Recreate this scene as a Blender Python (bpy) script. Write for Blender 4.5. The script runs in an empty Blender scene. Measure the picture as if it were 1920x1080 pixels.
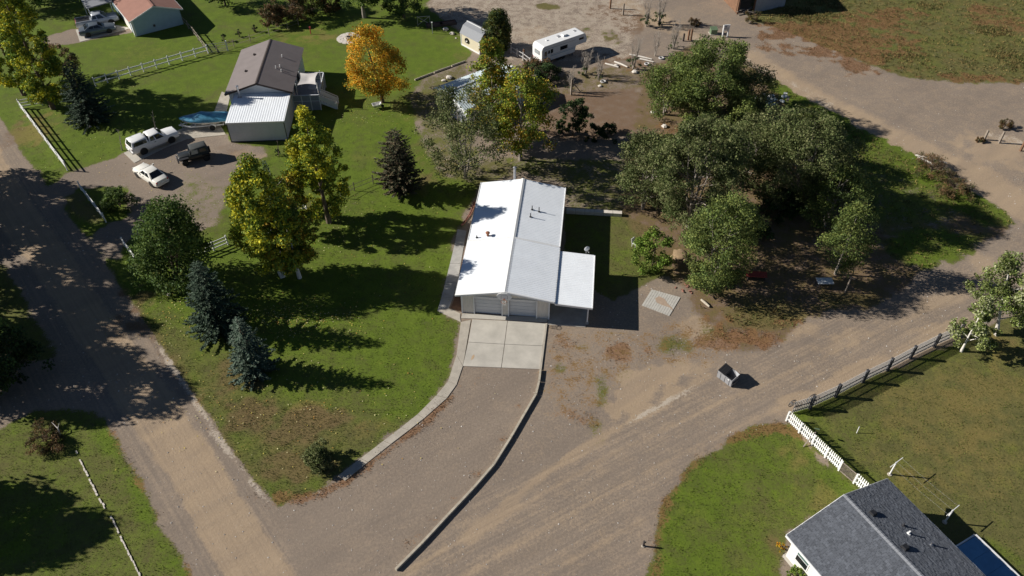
import bpy, math, random
import numpy as np
from mathutils import Vector, Matrix
R = math.radians
random.seed(7)
rng = np.random.default_rng(11)
sc = bpy.context.scene
col = sc.collection

# ------------------------------------------------------------------ camera
FPX, PITCH, CAMH = 1490.0, R(43.5), 52.0
cam = bpy.data.cameras.new('camera')
cam.sensor_width = 36.0
cam.lens = FPX / 1920 * 36.0
cam.clip_start = 0.5
cam.clip_end = 3000
camo = bpy.data.objects.new('camera', cam)
camo.location = (0, 0, CAMH)
camo.rotation_euler = (R(90) - PITCH, 0, 0)
col.objects.link(camo)
sc.camera = camo

# ------------------------------------------------------------------ light
SUN_EL, SHADOW_DIR = R(28.5), R(-7.0)
world = bpy.data.worlds.new('World')
sc.world = world
world.use_nodes = True
wn = world.node_tree
sky = wn.nodes.new('ShaderNodeTexSky')
sky.sky_type = 'NISHITA'
sky.sun_disc = False
sky.sun_elevation = SUN_EL
sky.altitude = 2000
sky.air_density = 0.7
sky.dust_density = 0.2
sky.sun_rotation = math.atan2(-math.cos(SHADOW_DIR), -math.sin(SHADOW_DIR))
wn.links.new(sky.outputs[0], wn.nodes['Background'].inputs[0])
wn.nodes['Background'].inputs[1].default_value = 0.05
sl = bpy.data.lights.new('sun', 'SUN')
sl.energy = 5.0
sl.angle = R(0.5)
sl.color = (1.0, 0.95, 0.87)
so = bpy.data.objects.new('sun', sl)
sd = Vector((math.cos(SUN_EL) * math.cos(SHADOW_DIR), math.cos(SUN_EL) * math.sin(SHADOW_DIR), -math.sin(SUN_EL)))
so.rotation_euler = sd.to_track_quat('-Z', 'Y').to_euler()
so.location = (-80, 40, 70)
col.objects.link(so)
sc.view_settings.view_transform = 'Standard'
sc.view_settings.look = 'None'
sc.view_settings.gamma = 1.0
sc.view_settings.exposure = 0.48
sc.view_settings.use_curve_mapping = False

# ------------------------------------------------------------------ helpers
SP, CP = math.sin(PITCH), math.cos(PITCH)


def at(px, py, z=0.0):
    """point of the place, at height z, that the survey photo shows at (px, py)"""
    u = (px - 960) / FPX
    v = (py - 540) / FPX
    t = (CAMH - z) / (SP + v * CP)
    return Vector((u * t, (CP - v * SP) * t, z))


class MB:
    def __init__(s):
        s.v = []
        s.f = []

    def add(s, vs, fs):
        o = len(s.v)
        s.v += [tuple(p) for p in vs]
        s.f += [tuple(i + o for i in f) for f in fs]
        return s

    def box(s, c, d, rz=0.0, rx=0.0, ry=0.0):
        m = Matrix.Translation(c) @ Matrix.Rotation(rz, 4, 'Z') @ Matrix.Rotation(ry, 4, 'Y') @ Matrix.Rotation(rx, 4, 'X')
        h = [x / 2 for x in d]
        vs = [m @ Vector((a * h[0], b * h[1], e * h[2])) for e in (-1, 1) for a, b in ((-1, -1), (1, -1), (1, 1), (-1, 1))]
        return s.add(vs, [(3, 2, 1, 0), (4, 5, 6, 7), (0, 1, 5, 4), (1, 2, 6, 5), (2, 3, 7, 6), (3, 0, 4, 7)])

    def bar(s, a, b, w, h):
        a, b = Vector(a), Vector(b)
        d = b - a
        L = d.length
        q = d.to_track_quat('X', 'Z').to_matrix().to_4x4()
        m = Matrix.Translation((a + b) / 2) @ q
        vs = [m @ Vector((x * L / 2, y * w / 2, z * h / 2)) for z in (-1, 1) for x, y in ((-1, -1), (1, -1), (1, 1), (-1, 1))]
        return s.add(vs, [(3, 2, 1, 0), (4, 5, 6, 7), (0, 1, 5, 4), (1, 2, 6, 5), (2, 3, 7, 6), (3, 0, 4, 7)])

    def tube(s, pts, rad, n=8, cap=True):
        pts = [Vector(p) for p in pts]
        if not hasattr(rad, '__len__'):
            rad = [rad] * len(pts)
        rings = []
        for i, p in enumerate(pts):
            d = (pts[min(i + 1, len(pts) - 1)] - pts[max(i - 1, 0)]).normalized()
            u = d.cross(Vector((0.31, 0.87, 0.12)))
            if u.length < 1e-3:
                u = d.cross(Vector((1, 0, 0)))
            u.normalize()
            w = d.cross(u)
            rings.append([p + (u * math.cos(k * 2 * math.pi / n) + w * math.sin(k * 2 * math.pi / n)) * rad[i] for k in range(n)])
        return s.loft(rings, cap)

    def loft(s, rings, cap=True):
        o = len(s.v)
        n = len(rings[0])
        for r in rings:
            s.v += [tuple(p) for p in r]
        for i in range(len(rings) - 1):
            for k in range(n):
                a = o + i * n + k
                b = o + i * n + (k + 1) % n
                s.f.append((a, b, b + n, a + n))
        if cap:
            s.f.append(tuple(o + k for k in reversed(range(n))))
            e = o + (len(rings) - 1) * n
            s.f.append(tuple(e + k for k in range(n)))
        return s

    def lathe(s, prof, n=16, axis='Z', c=(0, 0, 0)):
        c = Vector(c)
        rings = []
        for r, h in prof:
            ring = []
            for k in range(n):
                a = k * 2 * math.pi / n
                if axis == 'Z':
                    ring.append(c + Vector((r * math.cos(a), r * math.sin(a), h)))
                elif axis == 'Y':
                    ring.append(c + Vector((r * math.sin(a), h, r * math.cos(a))))
                else:
                    ring.append(c + Vector((h, r * math.cos(a), r * math.sin(a))))
            rings.append(ring)
        return s.loft(rings, True)

    def prism(s, poly, z0, z1):
        n = len(poly)
        ar = sum(poly[i][0] * poly[(i + 1) % n][1] - poly[(i + 1) % n][0] * poly[i][1] for i in range(n))
        if ar < 0:
            poly = poly[::-1]
        lo = [(p[0], p[1], z0) for p in poly]
        hi = [(p[0], p[1], z1) for p in poly]
        return s.add(lo + hi, [tuple(reversed(range(n))), tuple(range(n, 2 * n))] + [(i, (i + 1) % n, n + (i + 1) % n, n + i) for i in range(n)])

    def profy(s, prof, y0, y1):
        """profile in x,z swept along y"""
        return s.loft([[(x, y0, z) for x, z in prof], [(x, y1, z) for x, z in prof]])

    def profx(s, prof, x0, x1):
        return s.loft([[(x0, y, z) for y, z in prof], [(x1, y, z) for y, z in prof]])

    def slab(s, a, b, c, d, t):
        """quad a,b,c,d thickened downwards along its normal"""
        a, b, c, d = [Vector(p) for p in (a, b, c, d)]
        n = (b - a).cross(d - a).normalized()
        if n.z < 0:
            n = -n
        lo = [p - n * t for p in (a, b, c, d)]
        return s.add([a, b, c, d] + lo, [(0, 1, 2, 3), (7, 6, 5, 4), (0, 4, 5, 1), (1, 5, 6, 2), (2, 6, 7, 3), (3, 7, 4, 0)])

    def build(s, name, m, parent=None, smooth=None, loc=None, rz=None, **props):
        me = bpy.data.meshes.new(name)
        me.from_pydata(s.v, [], s.f)
        import bmesh
        bm = bmesh.new()
        bm.from_mesh(me)
        bmesh.ops.recalc_face_normals(bm, faces=bm.faces)
        bm.to_mesh(me)
        bm.free()
        if smooth is not None:
            me.polygons.foreach_set('use_smooth', [True] * len(me.polygons))
            me.set_sharp_from_angle(angle=R(smooth))
        if m:
            me.materials.append(M[m] if isinstance(m, str) else m)
        return link(name, me, parent, loc, rz, **props)


def link(name, me, parent=None, loc=None, rz=None, **props):
    o = bpy.data.objects.new(name, me)
    col.objects.link(o)
    if parent is not None:
        o.parent = parent
    if loc is not None:
        o.location = loc
    if rz is not None:
        o.rotation_euler = (0, 0, rz)
    for k, v in props.items():
        o[k] = v
    return o


def thing(name, label, cat, loc=(0, 0, 0), rz=0.0, group=None):
    o = bpy.data.objects.new(name, None)
    o.empty_display_size = 0.3
    col.objects.link(o)
    o.location = loc
    o.rotation_euler = (0, 0, rz)
    o['label'] = label
    o['category'] = cat
    if group:
        o['group'] = group
    return o


def part(name, m, parent, fn, smooth=None, **p):
    b = MB()
    fn(b)
    return b.build(name, m, parent, smooth, **p)


def bx(name, m, parent, c, d, rz=0.0, rx=0.0, ry=0.0, **p):
    return MB().box(c, d, rz, rx, ry).build(name, m, parent, **p)


# ------------------------------------------------------------------ materials
M = {}


def mat(name, c, rough=0.7, var=0.12, scale=3.0, bump=0.0, bscale=40.0, metal=0.0, spec=0.5, c2=None, coord='Object', stretch=None):
    m = bpy.data.materials.new(name)
    m.use_nodes = True
    nt = m.node_tree
    b = nt.nodes['Principled BSDF']
    b.inputs['Roughness'].default_value = rough
    b.inputs['Metallic'].default_value = metal
    b.inputs['Specular IOR Level'].default_value = spec
    tc = nt.nodes.new('ShaderNodeTexCoord')
    src = tc.outputs[coord]
    if stretch:
        mp = nt.nodes.new('ShaderNodeMapping')
        mp.inputs['Scale'].default_value = stretch
        nt.links.new(src, mp.inputs[0])
        src = mp.outputs[0]
    n = nt.nodes.new('ShaderNodeTexNoise')
    n.inputs['Scale'].default_value = scale
    n.inputs['Detail'].default_value = 8
    n.inputs['Roughness'].default_value = 0.65
    nt.links.new(src, n.inputs['Vector'])
    r = nt.nodes.new('ShaderNodeValToRGB')
    r.color_ramp.elements[0].position = 0.3
    r.color_ramp.elements[1].position = 0.7
    lo = tuple(max(0, x * (1 - var)) for x in c) + (1,)
    hi = tuple(min(1, x * (1 + var)) for x in c) + (1,) if c2 is None else tuple(c2) + (1,)
    r.color_ramp.elements[0].color = lo
    r.color_ramp.elements[1].color = hi
    nt.links.new(n.outputs['Fac'], r.inputs['Fac'])
    nt.links.new(r.outputs[0], b.inputs['Base Color'])
    if bump:
        n2 = nt.nodes.new('ShaderNodeTexNoise')
        n2.inputs['Scale'].default_value = bscale
        n2.inputs['Detail'].default_value = 4
        nt.links.new(src, n2.inputs['Vector'])
        bp = nt.nodes.new('ShaderNodeBump')
        bp.inputs['Strength'].default_value = bump
        bp.inputs['Distance'].default_value = 0.02
        nt.links.new(n2.outputs['Fac'], bp.inputs['Height'])
        nt.links.new(bp.outputs[0], b.inputs['Normal'])
    M[name] = m
    return m


mat('roof_white', (0.84, 0.87, 0.90), 0.32, 0.05, 0.8)
mat('trim_white', (0.74, 0.74, 0.73), 0.5, 0.05, 2)
mat('siding_cream', (0.66, 0.62, 0.55), 0.6, 0.07, 1.5)
mat('siding_pale', (0.62, 0.64, 0.66), 0.6, 0.06, 1.5)
mat('siding_white', (0.74, 0.71, 0.65), 0.6, 0.05, 1.5)
mat('siding_blue', (0.30, 0.42, 0.50), 0.6, 0.08, 1.5)
mat('door_panel', (0.55, 0.56, 0.57), 0.5, 0.06, 1.5)
mat('concrete', (0.45, 0.42, 0.365), 0.9, 0.17, 0.55, 0.25, 60)
mat('concrete_old', (0.40, 0.36, 0.30), 0.95, 0.16, 1.3, 0.4, 50)
mat('concrete_dirty', (0.36, 0.35, 0.33), 0.95, 0.2, 1.0, 0.3, 50)
mat('paver', (0.44, 0.42, 0.38), 0.95, 0.12, 2.0, 0.3, 50)
mat('timber', (0.42, 0.37, 0.29), 0.9, 0.25, 3.0, 0.4, 30)
mat('wood_grey', (0.24, 0.20, 0.16), 0.9, 0.25, 3.0, 0.4, 30)
mat('wood_brown', (0.17, 0.09, 0.05), 0.9, 0.3, 3.0, 0.4, 30)
mat('wood_dark', (0.06, 0.045, 0.04), 0.9, 0.3, 3.0)
mat('fence_white', (0.76, 0.76, 0.74), 0.55, 0.05, 3)
mat('fence_grey', (0.11, 0.11, 0.11), 0.7, 0.15, 3)
mat('fence_worn', (0.42, 0.41, 0.40), 0.8, 0.15, 4)
mat('post_dark', (0.055, 0.055, 0.06), 0.6, 0.2, 4)
mat('glass', (0.012, 0.015, 0.018), 0.06, 0.1, 2, spec=0.8)
mat('glass_green', (0.10, 0.16, 0.15), 0.08, 0.1, 2, spec=0.8)
mat('glass_clear', (0.30, 0.33, 0.34), 0.08, 0.1, 2, spec=0.8)
mat('car_white', (0.76, 0.76, 0.75), 0.28, 0.03, 2)
mat('car_cream', (0.74, 0.72, 0.66), 0.3, 0.03, 2)
mat('car_grey', (0.16, 0.19, 0.22), 0.28, 0.05, 2, metal=0.4)
mat('car_silver', (0.50, 0.53, 0.57), 0.3, 0.05, 2, metal=0.4)
mat('car_dark', (0.020, 0.022, 0.022), 0.35, 0.1, 2)
mat('soft_top', (0.045, 0.05, 0.05), 0.85, 0.2, 4)
mat('rubber', (0.016, 0.016, 0.016), 0.85, 0.2, 4)
mat('chrome', (0.55, 0.55, 0.56), 0.3, 0.05, 4, metal=0.9)
mat('metal_grey', (0.36, 0.36, 0.37), 0.5, 0.12, 4, metal=0.3)
mat('metal_dark', (0.05, 0.05, 0.055), 0.5, 0.2, 4)
mat('lamp_red', (0.35, 0.02, 0.02), 0.3, 0.05)
mat('lamp_clear', (0.7, 0.7, 0.68), 0.2, 0.05)
mat('cover_blue', (0.07, 0.25, 0.38), 0.45, 0.3, 2.5, 0.8, 6)
mat('gel_white', (0.72, 0.72, 0.72), 0.3, 0.04, 2)
mat('sail_cloth', (0.55, 0.52, 0.50), 0.85, 0.06, 2)
mat('deck_grey', (0.26, 0.28, 0.31), 0.8, 0.12, 3)
mat('patio_shade_blue', (0.10, 0.26, 0.44), 0.6, 0.12, 1.2)  # blue of sky-lit shade put into the colour of a pale patio floor
mat('plastic_black', (0.018, 0.018, 0.02), 0.5, 0.1, 3)
mat('plastic_white', (0.75, 0.75, 0.74), 0.5, 0.05, 3)
mat('dumpster_paint', (0.27, 0.27, 0.28), 0.6, 0.15, 2.5, 0.2, 15)
mat('red_paint', (0.40, 0.055, 0.06), 0.5, 0.1, 3)
mat('red_cloth', (0.30, 0.045, 0.03), 0.9, 0.15, 3)
mat('utility_green', (0.11, 0.16, 0.09), 0.6, 0.12, 3)
mat('rust', (0.25, 0.10, 0.05), 0.8, 0.25, 4)
mat('rock', (0.42, 0.37, 0.31), 0.95, 0.2, 3, 0.5, 12)
mat('rock_pale', (0.58, 0.53, 0.47), 0.95, 0.15, 3, 0.5, 12)
mat('brick_red', (0.33, 0.15, 0.11), 0.9, 0.25, 6)
mat('bark_brown', (0.13, 0.095, 0.07), 0.95, 0.3, 5, 0.5, 20)
mat('bark_white', (0.62, 0.58, 0.52), 0.9, 0.2, 4, 0.4, 20)
mat('bark_grey', (0.27, 0.235, 0.20), 0.95, 0.25, 5, 0.4, 20)
mat('sheet_silver', (0.45, 0.50, 0.52), 0.4, 0.1, 2, metal=0.2)
mat('roof_palegreen', (0.48, 0.55, 0.57), 0.5, 0.06, 1)
mat('shed_roof', (0.22, 0.23, 0.25), 0.75, 0.12, 8)
mat('shed_wall', (0.58, 0.52, 0.38), 0.7, 0.06, 2)
mat('barn_wall', (0.30, 0.31, 0.33), 0.7, 0.12, 2)
mat('roof_brown', (0.178, 0.152, 0.146), 0.92, 0.10, 0.7, 0.5, 25)
mat('roof_red', (0.27, 0.135, 0.10), 0.92, 0.10, 1.0, 0.5, 25)


def colmat(name, rough=0.8, trans=0.0, attr='tint', spec=0.3, bump=0.0):
    m = bpy.data.materials.new(name)
    m.use_nodes = True
    nt = m.node_tree
    b = nt.nodes['Principled BSDF']
    b.inputs['Roughness'].default_value = rough
    b.inputs['Specular IOR Level'].default_value = spec
    a = nt.nodes.new('ShaderNodeAttribute')
    a.attribute_name = attr
    nt.links.new(a.outputs['Color'], b.inputs['Base Color'])
    if bump:
        tc = nt.nodes.new('ShaderNodeTexCoord')
        n2 = nt.nodes.new('ShaderNodeTexNoise')
        n2.inputs['Scale'].default_value = 40
        nt.links.new(tc.outputs['Object'], n2.inputs['Vector'])
        bp = nt.nodes.new('ShaderNodeBump')
        bp.inputs['Strength'].default_value = bump
        bp.inputs['Distance'].default_value = 0.02
        nt.links.new(n2.outputs['Fac'], bp.inputs['Height'])
        nt.links.new(bp.outputs[0], b.inputs['Normal'])
    if trans:
        t = nt.nodes.new('ShaderNodeBsdfTranslucent')
        nt.links.new(a.outputs['Color'], t.inputs['Color'])
        mx = nt.nodes.new('ShaderNodeMixShader')
        mx.inputs[0].default_value = trans
        nt.links.new(b.outputs[0], mx.inputs[1])
        nt.links.new(t.outputs[0], mx.inputs[2])
        nt.links.new(mx.outputs[0], nt.nodes['Material Output'].inputs[0])
    M[name] = m


colmat('leaf', 0.68, 0.28, spec=0.22)
colmat('needle', 0.7, 0.1)
colmat('dryweed', 0.9, 0.15)
colmat('shingle', 0.92, 0.0, bump=0.5)


def mesh_np(name, verts, quads, cols=None, m=None, nper=4, smooth=False):
    """fast mesh: verts (N,3); quads (F,nper); cols per face (F,3)"""
    me = bpy.data.meshes.new(name)
    nf = len(quads)
    me.vertices.add(len(verts))
    me.vertices.foreach_set('co', np.asarray(verts, np.float32).ravel())
    me.loops.add(nf * nper)
    me.loops.foreach_set('vertex_index', np.asarray(quads, np.int32).ravel())
    me.polygons.add(nf)
    me.polygons.foreach_set('loop_start', np.arange(0, nf * nper, nper, dtype=np.int32))
    me.polygons.foreach_set('loop_total', np.full(nf, nper, np.int32))
    if smooth:
        me.polygons.foreach_set('use_smooth', np.ones(nf, bool))
    if cols is not None:
        a = me.attributes.new('tint', 'FLOAT_COLOR', 'FACE')
        c4 = np.ones((nf, 4), np.float32)
        c4[:, :3] = cols
        a.data.foreach_set('color', c4.ravel())
    me.update(calc_edges=True)
    if m:
        me.materials.append(M[m])
    return me


def leaf_mesh(name, cen, L, W, cols, m, updir=None, axis=None, fold=0.25):
    n = len(cen)
    if axis is None:
        t = rng.normal(size=(n, 3))
    else:
        t = axis + 0
    t /= np.linalg.norm(t, axis=1, keepdims=True) + 1e-9
    nn = rng.normal(size=(n, 3))
    if updir is not None:
        nn = nn * 0.75 + updir
    s = np.cross(t, nn)
    s /= np.linalg.norm(s, axis=1, keepdims=True) + 1e-9
    nn = np.cross(s, t)
    L = np.asarray(L).reshape(-1, 1)
    W = np.asarray(W).reshape(-1, 1)
    v = np.empty((n, 4, 3))
    v[:, 0] = cen - t * L / 2
    v[:, 1] = cen + s * W / 2 + nn * W * fold
    v[:, 2] = cen + t * L / 2
    v[:, 3] = cen - s * W / 2 + nn * W * fold
    return mesh_np(name, v.reshape(-1, 3), np.arange(n * 4).reshape(-1, 4), cols, m)


# ------------------------------------------------------------------ terrain
X0, X1, Y0, Y1, ST = -84.0, 84.0, 21.0, 126.0, 0.3
gx = np.arange(X0, X1 + 1e-6, ST)
gy = np.arange(Y0, Y1 + 1e-6, ST)
NX, NY = len(gx), len(gy)
GX, GY = np.meshgrid(gx, gy)
PXY = np.stack([GX.ravel(), GY.ravel()], 1)
CH = {k: np.zeros(len(PXY), np.float32) for k in ('grass', 'lush', 'tan', 'rust', 'straw', 'soil', 'pale')}


def sdist(poly):
    p = np.array([[q.x, q.y] for q in poly])
    d = np.full(len(PXY), 1e9)
    ins = np.zeros(len(PXY), bool)
    for i in range(len(p)):
        a, b = p[i], p[(i + 1) % len(p)]
        e = b - a
        w = PXY - a
        t = np.clip((w @ e) / (e @ e + 1e-12), 0, 1)
        dd = w - t[:, None] * e
        d = np.minimum(d, (dd * dd).sum(1))
        c = (a[1] <= PXY[:, 1]) != (b[1] <= PXY[:, 1])
        if c.any():
            xx = a[0] + (PXY[:, 1] - a[1]) * (e[0] / (e[1] if abs(e[1]) > 1e-9 else 1e-9))
            ins ^= c & (PXY[:, 0] < xx)
    d = np.sqrt(d)
    return np.where(ins, d, -d)


def vnoise(cell, seed):
    r_ = np.random.default_rng(seed)
    g = r_.normal(size=(int((Y1 - Y0) / cell) + 4, int((X1 - X0) / cell) + 4))
    u = (PXY[:, 0] - X0) / cell
    v = (PXY[:, 1] - Y0) / cell
    i, j = u.astype(int), v.astype(int)
    fu, fv = u - i, v - j
    fu, fv = fu * fu * (3 - 2 * fu), fv * fv * (3 - 2 * fv)
    return (g[j, i] * (1 - fu) + g[j, i + 1] * fu) * (1 - fv) + (g[j + 1, i] * (1 - fu) + g[j + 1, i + 1] * fu) * fv


NZ = 0.5 * vnoise(3.1, 1) + 0.4 * vnoise(1.3, 2) + 0.3 * vnoise(0.6, 3)
NF = 0.4 * vnoise(1.1, 4) + 0.4 * vnoise(0.55, 5)
REG = np.zeros(len(PXY), np.int16)
REGN = ['bare_ground']


def fill(pts, soft=0.6, region=None, **ch):
    s = sdist([at(*p) for p in pts])
    m = np.clip(0.5 + (s + NZ * min(.45, soft * .45)) / soft, 0, 1).astype(np.float32)
    for k, v in ch.items():
        CH[k] = CH[k] * (1 - m) + v * m
    if region:
        if region not in REGN:
            REGN.append(region)
        REG[s > 0] = REGN.index(region)
    return s


def blob(cx, cy, rx, ry, amt=1.0, ch='rust', rot=0.0):
    c = at(cx, cy)
    ax = (at(cx + rx, cy) - at(cx - rx, cy)).length / 2
    ay = (at(cx, cy - ry) - at(cx, cy + ry)).length / 2
    dx, dy = PXY[:, 0] - c.x, PXY[:, 1] - c.y
    ca, sa = math.cos(rot), math.sin(rot)
    u = (dx * ca + dy * sa) / ax
    v = (-dx * sa + dy * ca) / ay
    w = np.clip(1.15 - (u * u + v * v) * .8 + NZ * .75 + NF * .5 - .2, 0, 1) * np.clip(2.2 - (u * u + v * v), 0, 1) * amt
    CH[ch] = np.clip(CH[ch] + w, 0, 1.3).astype(np.float32)


def stroke(pts, wid, amt=1.0, ch='tan'):
    """soft line of width wid metres"""
    p = [at(*q) for q in pts]
    d = np.full(len(PXY), 1e9)
    for i in range(len(p) - 1):
        a = np.array(p[i][:2])
        b = np.array(p[i + 1][:2])
        e = b - a
        w = PXY - a
        t = np.clip((w @ e) / (e @ e), 0, 1)
        dd = w - t[:, None] * e
        d = np.minimum(d, np.sqrt((dd * dd).sum(1)))
    w = np.clip(1.2 - d / (wid / 2) + NZ * .45 + NF * .3, 0, 1) * np.clip(2.4 - d / (wid / 2), 0, 1) * amt
    CH[ch] = np.clip(CH[ch] + w, 0, 1.3).astype(np.float32)


CH['tan'] += 0.25
# big lawns on the left half
LAWN_R = [(900, 340), (870, 405), (850, 480), (832, 540), (822, 588), (863, 605), (855, 667), (840, 716), (818, 742), (783, 777), (719, 827), (633, 893), (590, 925), (520, 955)]
VERGE = [(475, 905), (420, 828), (358, 735), (307, 661), (213, 524), (187, 484), (117, 394), (87, 350), (33, 280), (0, 224), (-120, 90)]
fill([(-160, -60), (850, -60), (800, 10), (835, 40), (868, 62), (885, 95), (872, 116), (800, 140), (770, 180), (790, 260), (830, 330)] + LAWN_R + VERGE, 0.8, 'lawn', grass=1, lush=0.9)
# gravel yard of the brown roofed house
fill([(87, 352), (130, 322), (165, 313), (235, 286), (262, 268), (330, 262), (425, 250), (432, 266), (500, 275), (505, 292), (470, 305), (440, 330), (420, 362), (405, 420), (372, 432), (330, 424), (250, 446), (236, 460), (222, 488), (190, 486), (168, 455), (200, 420), (240, 408), (232, 352), (190, 350), (150, 352), (117, 392)], 0.8, 'gravel_yard', grass=0.0, lush=0.2, tan=0.15)
fill([(120, 368), (150, 358), (200, 416), (172, 420), (140, 405)], 0.8, 'verge', grass=0.75, lush=0.25)
fill([(330, 330), (420, 330), (410, 420), (360, 425), (320, 380)], 2.5, None, grass=0.42, lush=0.2, soil=0.2)
blob(440, 285, 60, 18, 0.5, 'soil'); blob(470, 290, 40, 12, 0.5, 'tan')
# drive of the red roofed house
fill([(70, 75), (105, 62), (145, 53), (205, 45), (240, 52), (250, 60), (150, 79), (100, 85)], 0.5, 'gravel_drive', grass=0, lush=0, tan=0.2)
# road
ROADR = [(560, 1085), (517, 948), (475, 905), (420, 829), (358, 736), (307, 662), (213, 525), (187, 485), (117, 395), (87, 351), (33, 281), (0, 225), (-120, 92)]
ROADL = [(-240, 92), (-140, 230), (-60, 360), (30, 520), (110, 650), (190, 775), (233, 843), (295, 948), (366, 1085)]
fill(ROADR + ROADL + [(400, 1180), (620, 1180)], 0.5, 'gravel_road', grass=0, lush=0, tan=0.02)
fill([(264, 668), (338, 761), (420, 878), (478, 963), (560, 1085), (620, 1180), (460, 1180), (412, 1072), (323, 909), (233, 769), (150, 640), (60, 510), (-30, 380), (-100, 270), (-200, 110), (-150, 105), (-30, 230), (15, 310), (80, 410), (160, 520)], 0.5, None, tan=1.05)
for i_, am_ in ((.25, -.3), (.45, .25), (.62, -.3), (.8, .2)):
    stroke([(233 + (264 - 233) * i_, 769 + (668 - 769) * i_), (323 + (420 - 323) * i_, 909 + (878 - 909) * i_), (412 + (520 - 412) * i_, 1072 + (1030 - 1072) * i_)], .5, am_, 'tan')
fill([(-300, 92), (-150, 230), (-70, 360), (20, 520), (100, 650), (100, 676), (-40, 690), (-400, 740)], 0.8, 'roadside_lawn', grass=0.9, lush=0.3, soil=0.3)
# side drive on the left
fill([(-200, 730), (-40, 690), (100, 676), (190, 777), (130, 768), (60, 770), (0, 802), (-200, 880)], 0.6, 'gravel_road', grass=0, lush=0, tan=0.15)
# lower left lawn
fill([(-200, 890), (0, 803), (60, 772), (130, 769), (185, 772), (233, 846), (295, 951), (362, 1085), (380, 1180), (-250, 1180)], 0.7, 'roadside_lawn', grass=1, lush=0.5)
stroke([(190, 800), (240, 890), (290, 985), (345, 1080)], 1.8, 0.5, 'lush')
stroke([(205, 800), (270, 920), (320, 1010), (360, 1080)], 0.9, 0.7, 'rust')
fill([(290, 590), (420, 690), (520, 755), (640, 770), (720, 770), (740, 800), (640, 885), (530, 945), (420, 832), (330, 695)], 5.0, None, lush=.38, soil=.5, straw=.35)
# left side verge of front lawn: pale crust, weeds
stroke([(300, 640), (345, 715), (420, 835), (500, 940)], 1.0, 0.9, 'pale')
stroke([(215, 520), (262, 590), (330, 690), (400, 800), (490, 920)], 1.3, 0.4, 'soil')
blob(250, 580, 40, 50, 0.5, 'soil'); blob(400, 760, 60, 60, 0.35, 'rust', 0.5); blob(520, 930, 60, 22, 0.8, 'rust')
for a in ((440, 700, 45, 30, .7), (480, 780, 70, 35, .75), (560, 800, 60, 30, .6), (620, 790, 70, 25, .55), (480, 720, 18, 10, .9), (540, 880, 60, 30, .7), (270, 560, 30, 40, .5), (600, 880, 50, 30, .6), (640, 400, 60, 30, .35), (560, 395, 40, 20, .6), (780, 345, 80, 22, .5), (838, 640, 25, 30, .3), (300, 470, 40, 40, .6)):
    blob(a[0], a[1], a[2], a[3], a[4], 'soil')
for a in ((690, 800, 60, 25, .45), (520, 760, 50, 25, .3), (590, 770, 60, 20, .5)):
    blob(a[0], a[1], a[2], a[3], a[4], 'straw')
stroke([(650, 905), (750, 828), (800, 790), (845, 745)], 1.1, 0.9, 'rust')
stroke([(540, 945), (600, 925), (650, 900)], 1.2, 0.7, 'rust')
# dull zones of left back lawns
for a in ((300, 100, 90, 25, .4), (480, 120, 80, 30, .35), (560, 60, 90, 20, .55), (700, 330, 90, 40, .25), (720, 250, 60, 60, .2), (70, 230, 40, 30, .6), (50, 260, 30, 40, .6), (110, 250, 40, 30, .5), (600, 80, 60, 20, .3), (770, 180, 30, 60, .4)):
    blob(a[0], a[1], a[2], a[3], a[4], 'straw')
for a in ((360, 60, 60, 15, .3), (60, 215, 30, 20, .4), (25, 250, 20, 30, .5), (640, 60, 80, 14, .3), (800, 300, 40, 40, .6), (850, 100, 30, 12, .5)):
    blob(a[0], a[1], a[2], a[3], a[4], 'soil')
# back garden and rough ground right of centre
fill([(830, 330), (900, 300), (1000, 290), (1170, 300), (1170, 398), (1060, 400), (1058, 345), (985, 330), (905, 343)], 1.2, 'back_garden', grass=0.62, lush=0.3, soil=0.3)
fill([(770, 180), (800, 145), (872, 118), (900, 300), (830, 332), (790, 262)], 1.2, 'back_garden', grass=0.6, lush=0.25, soil=0.4)
fill([(985, 250), (1030, 180), (1100, 165), (1200, 160), (1205, 250), (1130, 262), (1060, 265)], 1.4, 'bare_soil', grass=0.12, soil=0.8, tan=0.1)
fill([(985, 170), (1060, 130), (1200, 120), (1215, 165), (1100, 172), (1030, 182)], 1.4, 'bare_soil', grass=0.45, soil=0.6, lush=0.2)
fill([(850, -60), (1260, -60), (1200, 25), (1180, 110), (1090, 120), (960, 115), (885, 95), (868, 62), (835, 40), (800, 10)], 1.2, 'dry_yard', grass=0.22, pale=0.62, tan=0.4, soil=0.5)
blob(1110, 60, 45, 12, 0.7, 'grass'); blob(1110, 60, 45, 12, 0.8, 'lush'); blob(1030, 12, 22, 6, .7, 'grass'); blob(1150, 75, 20, 8, 0.5, 'grass')
blob(1150, 25, 40, 14, 0.8, 'soil'); blob(1180, 45, 30, 30, 0.6, 'soil'); blob(1130, 110, 60, 14, 0.8, 'soil'); blob(1190, 120, 40, 15, 0.6, 'rust'); blob(1000, 85, 40, 14, .3, 'tan'); blob(1010, 60, 60, 12, .3, 'tan')
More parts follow.
